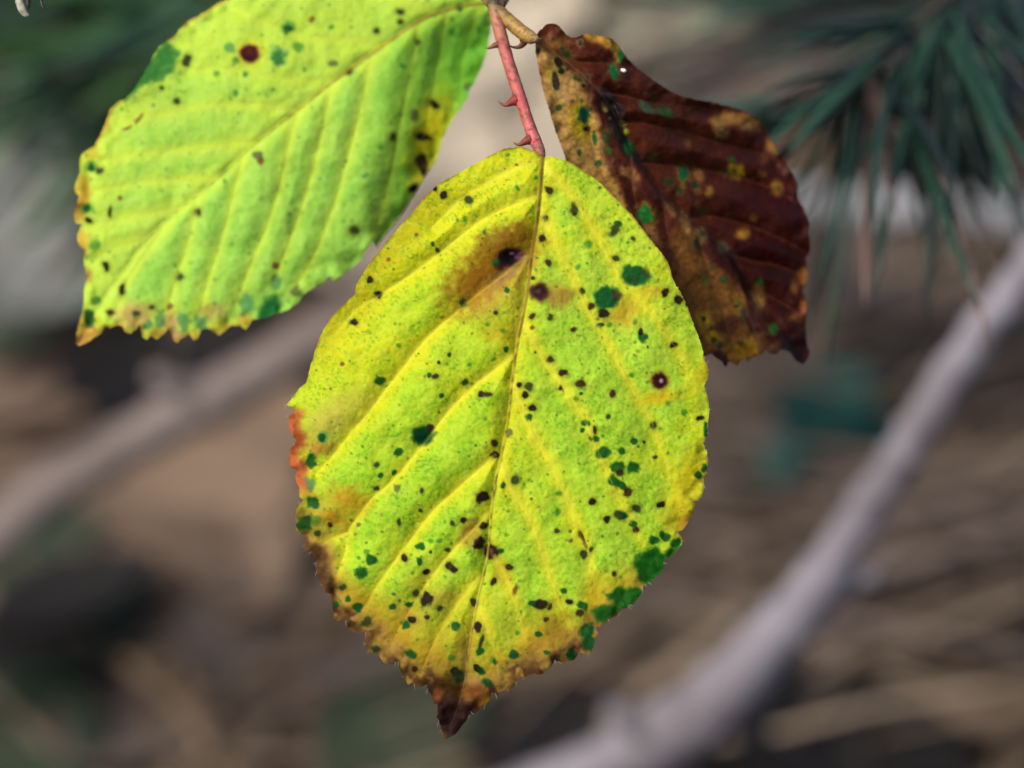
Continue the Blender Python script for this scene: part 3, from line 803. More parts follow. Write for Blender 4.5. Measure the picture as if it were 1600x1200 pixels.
def col_c(X, Y, f):
    n1 = fbm(X / 110, Y / 110, 1); n2 = fbm(X / 26, Y / 26, 2); n3 = fbm(X / 5, Y / 5, 3, 3); n4 = fbm(X / 60, Y / 60, 6)
    net = sm(0.02, 0.28, cells(X / 12 + (n2 - .5), Y / 12, 4)); net2 = sm(0.02, 0.3, cells(X / 34 + n2, Y / 34 - n2, 9))
    right = sm(-20, 20, X - mid_x(Y))
    c = np.tile(np.array([184, 228, 46.]), X.shape + (1,))
    c = mixc(c, (150, 208, 36), sm(.38, .66, n2) * .7)
    lime_zone = np.exp(-((X - 985) / 130) ** 2 - ((Y - 430) / 150) ** 2)  # paler lime area in the upper right of the blade
    c = mixc(c, (200, 236, 80), lime_zone * .7)
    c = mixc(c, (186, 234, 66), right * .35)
    yel = 0.9 * (1 - right) * np.exp(-((X - 690) / 170) ** 2 - ((Y - 340) / 150) ** 2) + (.5 - .25 * right) * (1 - sm(10, 70, f['dm'])) + (.7 - .15 * right) * np.exp(-(f['dv'] / 14) ** 2) + .5 * np.exp(-(f['dr'] / 22) ** 2) + (n1 - .52) * .7
    yel += 0.55 * (1 - right) * np.exp(-((X - 560) / 60) ** 2 - ((Y - 560) / 110) ** 2)
    yel += .3 * sm(.55, .75, n4)
    c = mixc(c, (230, 228, 26), np.clip(yel, 0, .92))
    # dark olive rim on the upper left edge
    ol = (1 - right) * (1 - sm(6, 55, f['dm'])) * sm(270, 330, Y) * (1 - sm(480, 620, Y))
    c = mixc(c, (176, 162, 0), ol * .75)
    # mottle of green islands in the net of fine veins
    c = mixc(c, (128, 192, 30), net * sm(.42, .72, n3) * .36)
    c = mixc(c, (226, 232, 84), (1 - net) * .16 + (1 - net2) * .22)
    spk = sm(.66, .8, vnoise(X / 3.2, Y / 3.2, 21)) * sm(.35, .7, n2)
    c = mixc(c, (86, 150, 30), spk * .4)
    vein = np.exp(-(f['dv'] / (6.5 + 2 * right - 2.5 * f['tv'])) ** 2)
    c = mixc(c, (244, 242, 62), vein * .85 * (1 - .4 * f['tv']))
    # brown, ochre and red zones
    B = [(770, 420, 72, 40, -38, (150, 96, 14), .78, .75), (740, 440, 50, 26, -35, (150, 92, 18), .6, .8), (795, 372, 40, 20, -20, (120, 72, 10), .7, .8), (795, 425, 40, 14, -38, (150, 118, 92), .6, .5),
         (770, 470, 36, 22, -40, (200, 160, 70), .5, .8), (780, 520, 26, 18, 0, (196, 150, 20), .5, .8), (812, 470, 10, 60, 8, (214, 186, 60), .5, .7),
         (871, 463, 24, 18, 0, (176, 132, 52), .8, .6), (974, 490, 26, 20, -30, (214, 164, 34), .7, .7), (1022, 456, 22, 8, 0, (224, 176, 40), .6, .8), (1032, 622, 30, 10, -8, (226, 188, 20), .75, .8),
         (735, 832, 18, 20, 35, (170, 128, 50), .7, .6), (544, 781, 30, 20, 20, (206, 140, 26), .7, .8), (519, 812, 26, 16, 20, (196, 138, 30), .8, .7), (530, 650, 60, 22, -40, (196, 176, 70), .5, .8),
         (505, 660, 40, 24, -40, (206, 190, 80), .5, .8), (500, 700, 20, 10, -10, (186, 110, 50), .6, .7), (690, 935, 30, 16, -20, (186, 150, 50), .6, .8), (640, 962, 22, 12, 40, (180, 140, 60), .6, .8),
         (855, 975, 30, 30, 30, (176, 134, 20), .6, .8), (880, 1000, 34, 24, 20, (150, 106, 26), .7, .8), (925, 935, 16, 36, -20, (206, 166, 30), .5, .8), (955, 915, 44, 20, -30, (216, 176, 30), .55, .8),
         (1085, 735, 22, 36, 10, (222, 190, 20), .7, .8), (1066, 800, 26, 40, 25, (216, 180, 24), .6, .8), (1072, 818, 10, 18, 30, (160, 100, 40), .6, .6), (1101, 585, 14, 18, 0, (222, 190, 20), .6, .8),
         (930, 975, 8, 14, -30, (110, 66, 30), .8, .5), (785, 900, 12, 20, -20, (210, 170, 40), .5, .8), (1000, 905, 40, 14, -30, (210, 170, 30), .5, .8)]
    c = blobs(c, X, Y, B, 31, .3)
    low = sm(860, 1010, Y + (n4 - .5) * 190 + (60 - np.minimum(f['dm'], 60)) * 1.5 - 70 * right + 20 * (X < 640))
    low = low * (0.35 + .65 * (1 - sm(20, 130, f['dm'] + (n2 - .5) * 80)))
    c = mixc(c, (186, 146, 34), np.clip(low * .85, 0, 1))
    edge = (1 - sm(4, 46, f['dm'] + (n2 - .5) * 55)) * sm(790, 930, Y + (X < 560) * 60 - 60 * right)
    c = mixc(c, (160, 124, 62), edge * .85)
    edge2 = (1 - sm(2, 22, f['dm'] + (n2 - .5) * 36)) * sm(820, 940, Y + (X < 600) * 60 - 90 * right)
    c = mixc(c, (84, 54, 28), edge2 * sm(.3, .55, fbm(X / 14, Y / 14, 14, 2)) * .9)
    redm = (1 - sm(6, 26, f['dm'] + (n2 - .5) * 20)) * sm(632, 650, Y) * (1 - sm(750, 790, Y)) * (X < 520)
    c = mixc(c, (196, 92, 58), redm * .9)
    c = mixc(c, (150, 60, 26), redm * sm(.5, .62, n2) * .8)
    rim = (1 - sm(.5, 4.5, f['dm'])) * sm(.35, .6, n2)
    c = mixc(c, (140, 92, 34), rim * .55)
    # random fine dots
    r = np.random.default_rng(5)
    D = []
    for q in range(620):
        x = r.uniform(460, 1105); y = r.uniform(250, 1090); s = r.uniform(1.1, 2.6)
        D.append((x, y, s, s * r.uniform(.7, 1.4), r.uniform(0, 180), [GRN2, GRN, (80, 120, 24), (110, 84, 24)][r.integers(4)], r.uniform(.3, .7), .5))
    c = blobs(c, X, Y, D, 41)
    # green patches on the lower right margin
    for poly in ([(1022, 854), (1002, 866), (989, 884), (998, 902), (1008, 914), (1026, 906), (1042, 890), (1040, 872), (1032, 860)], [(1036, 872), (1046, 858), (1062, 846), (1068, 852), (1056, 866), (1046, 878)],
                 [(944, 926), (974, 916), (1004, 920), (1004, 934), (990, 946), (974, 950), (956, 938)], [(926, 952), (950, 944), (972, 944), (964, 962), (944, 976), (932, 972)]):
        c = polyfill(c, X, Y, poly, (16, 92, 20), .9, 5, 51, 7)
    c = polyfill(c, X, Y, [(660, 1066), (690, 1058), (728, 1040), (730, 1062), (722, 1090), (712, 1116), (750, 1090), (770, 1070), (772, 1096), (740, 1120), (700, 1160), (680, 1130), (664, 1085)], (58, 34, 20), .86, 8, 61, 7)
    c = polyfill(c, X, Y, [(684, 1100), (722, 1090), (745, 1105), (700, 1160), (686, 1130)], (40, 20, 18), .9, 10, 63, 5)
    c = blobs(c, X, Y, [(740, 1078, 20, 16, 30, (124, 66, 30), .8, .6), (757, 1094, 10, 7, -30, (176, 128, 26), .7, .7), (684, 1085, 8, 10, 0, (140, 80, 30), .7, .6), (736, 1062, 14, 10, 30, (186, 150, 84), .6, .7), (727, 1030, 12, 30, 5, (180, 144, 60), .6, .7)], 65)
    c = blobs(c, X, Y, SP_C, 71, .3)
    # the large lesions
    c = blobs(c, X, Y, [(797, 403, 22, 15, -20, (60, 26, 30), .95, .4), (795, 401, 15, 11, -20, BLK, .95, .4), (775, 411, 7, 6, 0, (20, 110, 40), .85, .4), (812, 399, 8, 5, -30, (150, 90, 120), .7, .5), (800, 396, 4, 2.5, 0, (190, 180, 190), .5, .6),
                        (779, 416, 8, 6, 0, MAR, .6, .5), (841, 456, 17, 15, 0, (96, 50, 30), .7, .35), (841, 456, 14, 12, 0, (52, 24, 26), .95, .35), (840, 455, 5, 4, 0, (104, 78, 76), .6, .6),
                        (993, 431, 22, 17, 8, (8, 80, 32), .93, .25), (1009, 425, 6, 9, 0, (70, 60, 30), .6, .5), (990, 436, 7, 5, 0, (90, 50, 30), .4, .6), (948, 464, 20, 18, 0, (8, 82, 36), .93, .25), (963, 462, 7, 9, 0, (80, 50, 34), .75, .5),
                        (1031, 595, 15, 14, 0, (120, 60, 16), .7, .4), (1031, 595, 11, 11, 0, (54, 14, 20), .97, .3), (1033, 595, 3, 3.4, 0, (206, 190, 196), .8, .5),  # the small pale dot is a highlight painted on the lesion
                        (661, 680, 19, 16, -10, (6, 66, 28), .95, .25), (656, 684, 10, 9, 0, (8, 60, 40), .7, .5), (672, 669, 6, 6, 0, (64, 36, 30), .9, .35), (767, 862, 10, 11, 0, (56, 22, 26), .8, .4)], 81, .14)
    return np.clip(c, 0, 250)


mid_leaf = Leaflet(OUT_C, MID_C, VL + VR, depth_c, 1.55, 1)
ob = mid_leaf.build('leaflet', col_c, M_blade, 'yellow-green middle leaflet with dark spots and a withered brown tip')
mid_leaf.rib('midrib', MID_C, 4.6, 2.2, [(0, (110, 84, 40)), (.2, (150, 116, 50)), (.32, (206, 190, 60)), (.7, (226, 214, 70)), (.85, (206, 176, 96)), (1, (120, 96, 84))], .8, M_blade, .1, .7, .3)
for v in VL:
    mid_leaf.rib('lateral_vein', v, 5, 2, [(0, (240, 234, 58)), (1, (226, 220, 60))], .3, M_blade, .03)
for v in VR:
    mid_leaf.rib('lateral_vein', v, 5.5, 2, [(0, (242, 240, 66)), (1, (226, 228, 60))], .25, M_blade, .0, None, .07)

# ---- left leaflet
OUT_L = [(770, 2), (764, -6), (742, -22), (700, -42), (630, -60), (550, -62), (470, -50), (405, -27), (350, 0), (333, 9), (319, 19), (308, 26), (296, 31), (284, 42), (272, 56), (260, 65), (249, 73), (240, 86), (233, 101), (223, 119), (210, 139),
         (197, 154), (183, 159), (172, 171), (167, 187), (159, 205), (148, 227), (129, 240), (124, 251), (125, 269), (117, 289), (117, 300), (124, 307), (116, 333), (117, 348), (128, 351), (120, 368), (124, 384), (133, 391), (131, 403), (132, 420),
         (136, 434), (131, 452), (131, 473), (128, 489), (123, 507), (119, 522), (119, 537), (124, 540), (134, 537), (146, 528), (160, 519), (164, 510), (173, 513), (184, 508), (190, 509), (196, 519), (205, 521), (211, 516), (218, 507),
         (224, 528), (230, 531), (236, 525), (245, 530), (256, 522), (263, 513), (269, 524), (275, 538), (281, 531), (295, 522), (302, 531), (310, 528), (314, 516), (322, 513), (331, 515), (342, 525), (360, 510), (374, 508), (384, 516), (394, 500),
         (416, 496), (432, 490), (450, 484), (468, 470), (480, 455), (492, 449), (506, 440), (516, 430), (522, 440), (531, 432), (550, 418), (564, 406), (578, 382), (582, 376), (588, 388), (597, 373), (612, 355), (630, 332), (645, 307), (656, 290),
         (666, 272), (678, 257), (685, 242), (692, 217), (700, 200), (710, 183), (722, 167), (730, 155), (733, 143), (740, 132), (748, 115), (755, 100), (762, 75), (767, 45), (769, 20)]
MID_L = [(770, 3), (720, 10), (683, 21), (655, 33), (618, 58), (581, 84), (511, 135), (464, 173), (399, 224), (333, 285), (287, 322), (235, 369), (203, 411), (172, 452), (147, 495), (124, 537)]
VLL = [[(748, 5), (738, 50), (725, 93), (722, 140)], [(655, 33), (646, 93), (627, 187), (609, 280), (588, 360)], [(581, 84), (571, 140), (548, 233), (520, 327), (492, 397), (462, 450)], [(464, 173), (450, 233), (427, 327), (399, 397), (368, 475)],
       [(380, 240), (366, 303), (347, 373), (322, 450), (310, 500)], [(310, 303), (296, 373), (272, 450), (260, 495)], [(263, 345), (217, 411), (195, 450), (185, 490)],
       [(700, 15), (690, 70), (675, 150), (660, 220), (650, 270)], [(520, 128), (505, 200), (482, 290), (455, 370), (428, 440)]]
VLU = [[(683, 21), (600, -10), (520, -35)], [(600, 75), (540, 62), (480, 60), (400, 30), (360, 10)], [(520, 130), (450, 125), (380, 110), (300, 108), (255, 100)], [(464, 173), (400, 165), (330, 165), (250, 178), (180, 190)],
       [(399, 224), (330, 228), (260, 238), (190, 246), (140, 262)], [(340, 278), (280, 280), (210, 287), (135, 302)], [(287, 322), (240, 333), (190, 343), (135, 356)], [(235, 369), (190, 382), (150, 400)]]


def mid_y_l(X):
    M = np.array(MID_L, float)[::-1]
    return np.interp(X, M[:, 0], M[:, 1])


def depth_l(X, Y, f):
    px = WREL / 1600 * D0
    low = sm(-30, 30, Y - mid_y_l(X))
    d = np.minimum(f['dv'], f['dr'])
    amp = (6.5 * low + 3 * (1 - low)) * (sm(0, 55, f['dm']) * .75 + .25)
    h = amp * np.sin(np.clip(d / 36, 0, 1) * math.pi / 2) ** .9 - 3 * np.exp(-(f['dr'] / 8) ** 2)
    h = h + (fbm(X / 70, Y / 70, 43, 3) - .5) * 16 + (fbm(X / 17, Y / 17, 48, 3) - .5) * 4
    h = h + (fbm(X / 24, Y / 24, 52, 2) - .5) * 22 * (1 - sm(0, 40, f['dm']))
    curl = 46 * sm(20, 130, X - (590 + (120 - Y) * .25)) * sm(-20, 90, Y)   # right margin bends away
    big = (f['dr'] / 260) ** 2 * 26
    return D0 + .019 + .003 * sm(300, 720, X) + (big + curl - h) * px


SP_L = spots([(434, 88, 14, 15, 0, 't'), (434, 90, 10, 'f'), (448, 45, 11, 'f'), (449, 47, 7, 'g'), (466, 73, 9, 8, 0, 'f'), (359, 75, 9, 't'), (369, 95, 6, 'f'), (292, 95, 6, 10, 20, 'm'), (338, 115, 5, 'f'), (383, 115, 5, 'f'), (679, 164, 9, 6, 30, 'd'), (647, 180, 8, 10, 0, 'y'), (662, 214, 13, 5, 12, 'd'),
              (661, 258, 10, 18, -5, 'd'), (647, 294, 9, 7, 0, 'd'), (729, 135, 6, 7, 0, 'y'), (652, 65, 5, 'm'), (630, 104, 5, 'f'), (614, 215, 6, 'm'), (625, 19, 6, 4, 0, 'm'), (626, 34, 4, 'm'), (588, 48, 6, 4, -20, 'm'), (546, 112, 6, 4, -30, 'b'), (520, 99, 7, 5, 0, 'y'), (404, 243, 8, 8, 0, 'y'), (407, 251, 6, 'r'),
              (310, 331, 5.5, 'b'), (554, 360, 8, 6, 0, 'm'), (280, 433, 5.5, 'm'), (191, 452, 5, 9, 0, 'd'), (166, 416, 5, 8, -25, 'd'), (275, 158, 5, 'm'), (368, 146, 5, 'f'), (382, 116, 4, 'f'), (254, 137, 4, 'm'), (487, 30, 5, 'r'), (518, 42, 4, 'f'), (462, 455, 8, 'y'), (385, 476, 13, 17, 0, 't'), (140, 499, 9, 14, -10, 'g'),
              (286, 503, 8, 14, 0, 't'), (250, 500, 8, 12, 20, 't'), (230, 509, 7, 't'), (314, 504, 12, 13, 0, 't'), (143, 261, 10, 8, 0, 'f'), (142, 262, 6, 'g'), (155, 267, 5, 'm'), (136, 325, 10, 9, 0, 'f'), (136, 326, 6, 'g'), (139, 345, 5, 'd'), (149, 384, 9, 8, 0, 'f'), (217, 186, 3, 10, 35, 'r'), (199, 200, 8, 2.5, -20, 'r'), (188, 310, 4, 'r'), (172, 331, 3, 8, 0, 'm'),
              (212, 490, 6, 'm'), (265, 480, 5, 'r'), (150, 470, 7, 'f'), (172, 488, 5, 'b'), (238, 480, 5, 'm'), (705, 50, 6, 'f'), (718, 12, 6, 'g'), (706, 30, 4, 'f'), (748, 45, 5, 'f'), (430, 415, 6, 'r'), (640, 120, 4, 'f'), (570, 275, 6, 't'), (595, 230, 5, 'f'), (430, 440, 8, 12, 0, 't'), (475, 465, 6, 'f')])


def col_l(X, Y, f):
    n1 = fbm(X / 110, Y / 110, 101); n2 = fbm(X / 30, Y / 30, 102); n3 = fbm(X / 8, Y / 8, 103, 3)
    net = sm(.02, .3, cells(X / 15 + (n2 - .5), Y / 15, 104)); net2 = sm(.02, .3, cells(X / 40 + n2, Y / 40, 109))
    low = sm(-30, 30, Y - mid_y_l(X))
    c = np.tile(np.array([184, 236, 84.]), X.shape + (1,))
    c = mixc(c, (164, 228, 88), low * .55)
    c = mixc(c, (146, 214, 74), sm(.42, .68, n2) * .55)
    c = mixc(c, (140, 206, 74), net * sm(.42, .7, n3) * .4)
    yel = .55 * np.exp(-(f['dv'] / 13) ** 2) + .5 * np.exp(-(f['dr'] / 18) ** 2) + .7 * (1 - sm(10, 70, f['dm'])) * (X < 330) + (n1 - .5) * .8 + .3 * (1 - low) + .75 * (1 - sm(60, 150, Y)) * (1 - sm(520, 640, X))
    c = mixc(c, (210, 243, 74), np.clip(yel, 0, .85))
    c = mixc(c, (208, 246, 120), (1 - net) * .12 + (1 - net2) * .2)
    c = mixc(c, (222, 248, 80), np.exp(-(f['dv'] / (7 - 2.5 * f['tv'])) ** 2) * .6)
    # deep green towards the stalk on the right
    c = mixc(c, (92, 176, 44), sm(640, 735, X) * sm(8, 60, Y - mid_y_l(X)) * (1 - sm(130, 175, Y)) * .85)
    c = mixc(c, (130, 200, 56), sm(560, 640, X) * low * .5)
    B = [(672, 215, 26, 66, 15, (236, 224, 30), .9, .7), (660, 290, 16, 20, 0, (230, 214, 40), .8, .7), (390, 83, 22, 21, 0, (232, 240, 60), .8, .5), (210, 494, 28, 18, -10, (206, 170, 96), .9, .6), (266, 505, 14, 16, 0, (206, 170, 100), .8, .6), (334, 487, 20, 12, 0, (206, 180, 90), .8, .7),
         (128, 300, 12, 26, 0, (222, 176, 50), .8, .6), (122, 330, 10, 20, 0, (196, 136, 50), .8, .6), (128, 375, 12, 18, 0, (226, 180, 60), .8, .6), (136, 428, 8, 10, 0, (206, 150, 70), .7, .6), (136, 520, 20, 22, 20, (226, 176, 70), .9, .6), (125, 533, 8, 10, 0, (216, 140, 90), .7, .6),
         (250, 522, 22, 9, 0, (222, 190, 60), .9, .5), (276, 526, 14, 12, 0, (190, 150, 110), .8, .5), (306, 524, 14, 9, 0, (206, 190, 60), .8, .5), (345, 512, 22, 12, -15, (220, 210, 60), .8, .6), (384, 500, 14, 14, -40, (226, 190, 60), .8, .6), (165, 506, 14, 10, 0, (190, 220, 50), .6, .6), (160, 195, 14, 20, 30, (206, 200, 60), .6, .7), (140, 240, 16, 12, -20, (216, 196, 50), .7, .7), (490, 455, 14, 10, -30, (190, 220, 90), .5, .7)]
    c = blobs(c, X, Y, B, 131, .3)
    rim = (1 - sm(1, 6, f['dm'])) * sm(.3, .55, n2) * (X < 420)
    c = mixc(c, (196, 140, 50), rim * .7)
    r = np.random.default_rng(15)
    D = []
    for q in range(260):
        s = r.uniform(1.5, 3.4)
        D.append((r.uniform(120, 740), r.uniform(0, 520), s, s, 0, [GRN2, (110, 160, 60), (90, 130, 50)][r.integers(3)], r.uniform(.25, .55), .5))
    c = blobs(c, X, Y, D, 141)
    c = polyfill(c, X, Y, [(254, 62), (268, 74), (282, 82), (277, 100), (266, 114), (253, 123), (240, 125), (226, 132), (208, 146), (198, 156), (205, 138), (228, 102), (244, 80)], (46, 126, 50), .9, 6, 151, 7)
    c = mixc(c, (120, 180, 70), (np.abs(X - 243) < 48) * (np.abs(Y - 105) < 55) * sm(.52, .68, n3) * .35)
    c = polyfill(c, X, Y, [(404, 486), (412, 468), (430, 462), (440, 476), (436, 492), (414, 500), (402, 504)], (24, 112, 52), .9, 6, 153, 4)
    c = blobs(c, X, Y, SP_L, 161, .28)
    c = blobs(c, X, Y, [(390, 83, 16, 15, 0, (170, 96, 50), .8, .3), (390, 83, 14, 13.5, 0, (78, 22, 26), .97, .2), (389, 81, 5, 5, 0, (110, 70, 40), .4, .6), (391, 92, 9, 4, 0, (50, 10, 16), .6, .6)], 165, .1)
    return np.clip(c, 0, 250)


left_leaf = Leaflet(OUT_L, MID_L, VLL + VLU, depth_l, 2.0, 2)
left_leaf.build('leaflet', col_l, M_soft, 'plainer yellow-green side leaflet with one round maroon spot')
left_leaf.rib('midrib', MID_L, 4.6, 2.0, [(0, (206, 190, 60)), (.12, (206, 150, 70)), (.4, (206, 190, 60)), (.6, (206, 234, 84)), (1, (226, 230, 80))], .7, M_soft, .1, .35, .3)
for v in VLL + VLU:
    left_leaf.rib('lateral_vein', v, 5.5, 2, [(0, (222, 246, 84)), (1, (214, 242, 84))], .25, M_soft, .0, None, .08)

# ---- withered right leaflet
OUT_R = [(837, 58), (841, 50), (847, 44), (854, 38), (864, 36), (872, 39), (880, 48), (888, 56), (895, 59), (902, 57), (909, 54), (920, 53), (940, 57), (956, 61), (966, 69), (971, 77), (980, 90), (990, 100), (1000, 110), (1016, 122), (1032, 133), (1048, 143), (1064, 150), (1086, 155),
         (1120, 161), (1150, 169), (1172, 178), (1188, 190), (1198, 208), (1208, 224), (1220, 240), (1228, 258), (1240, 274), (1246, 292), (1248, 312), (1254, 322), (1261, 334), (1264, 350), (1262, 362), (1267, 380), (1266, 394), (1260, 404), (1262, 418), (1262, 434), (1257, 446), (1253, 456), (1260, 472),
         (1260, 490), (1259, 510), (1260, 534), (1265, 548), (1262, 562), (1254, 569), (1244, 564), (1236, 552), (1228, 547), (1220, 546), (1214, 553), (1202, 552), (1196, 546), (1190, 552), (1180, 557), (1172, 561), (1168, 567), (1163, 559), (1158, 566), (1152, 572), (1142, 566), (1138, 566), (1133, 577), (1130, 566), (1120, 561), (1112, 553),
         (1100, 557), (1070, 548), (1030, 505), (985, 445), (945, 380), (912, 315), (884, 250), (880, 236), (872, 216), (864, 192), (858, 172), (852, 152), (845, 126), (840, 100), (836, 78)]
MID_R = [(837, 58), (862, 80), (890, 100), (915, 122), (938, 146), (960, 178), (980, 225), (1002, 258), (1030, 300), (1070, 340), (1105, 367), (1140, 400), (1170, 462), (1205, 505), (1235, 540), (1254, 566)]
VRR = [[(866, 84), (900, 96), (948, 99), (985, 108)], [(935, 143), (975, 150), (1020, 160), (1080, 166), (1140, 178)], [(968, 195), (1000, 192), (1060, 205), (1120, 222), (1190, 240), (1215, 250)], [(1000, 255), (1022, 256), (1080, 262), (1140, 274), (1200, 292), (1244, 316)], [(1075, 344), (1108, 338), (1150, 347), (1200, 364), (1256, 392)], [(1135, 396), (1172, 407), (1215, 415), (1256, 432)], [(1165, 452), (1200, 462), (1250, 490)]]
VRL = [[(925, 132), (918, 180), (930, 250), (960, 310)], [(985, 232), (990, 300), (1010, 370), (1040, 440)], [(1035, 306), (1045, 370), (1075, 450), (1110, 530)], [(1090, 358), (1105, 420), (1130, 490), (1150, 560)], [(1150, 424), (1160, 470), (1180, 520), (1190, 548)]]


def mid_y_r(X):
    M = np.array(MID_R, float)
    return np.interp(X, M[:, 0], M[:, 1])


def depth_r(X, Y, f):
    px = WREL / 1600 * D0
    up = sm(-14, 14, (mid_y_r(X) - Y))
    d = np.minimum(f['dv'], f['dr'])
    h = (11 + 13 * up) * np.sin(np.clip(d / 40, 0, 1) * math.pi / 2) ** .9 * (sm(0, 40, f['dm']) * .7 + .3)
    h = h + (fbm(X / 60, Y / 60, 63, 3) - .5) * 20 + (fbm(X / 15, Y / 15, 68, 3) - .5) * 3.5
    h = h + (fbm(X / 22, Y / 22, 72, 2) - .5) * 26 * (1 - sm(0, 36, f['dm']))
    h = h - 10 * np.exp(-((X - 955) / 18) ** 2 - ((Y - 165) / 26) ** 2)
    big = 150 * f['tr'] * (.72 + .28 * up) + f['dr'] * (.5 * up - .1 * (1 - up)) + 70 * sm(960, 1200, X)
    return D0 + .0065 + (big - h) * px


SP_R = spots([(873, 168, 5, 'm'), (868, 127, 6, 15, -12, 'd'), (872, 98, 6, 9, -25, 'd'), (877, 111, 5, 'd'), (886, 108, 3, 'm'), (900, 122, 4, 'm'), (905, 125, 3.5, 'm'), (912, 134, 3.5, 'd'), (917, 201, 5, 'd'), (929, 217, 4, 10, -10, 'g'), (905, 239, 4, 6, 0, 'm'), (935, 255, 6, 'g'), (922, 171, 4, 'm'), (880, 78, 4, 6, -30, 'm'), (887, 85, 6, 6, 0, 'm'), (841, 80, 3, 5, 0, 'b'),
              (1010, 168, 15, 7, 35, 't'), (1039, 176, 14, 8, 25, 'f'), (948, 215, 6, 8, 0, 'm'), (950, 235, 7, 6, 0, 'f'), (1020, 245, 5, 'm'), (1045, 285, 6, 'm'), (1062, 300, 6, 'y'), (1085, 290, 5, 'm'), (1130, 386, 8, 12, -30, 'y'), (1100, 330, 5, 'm')])


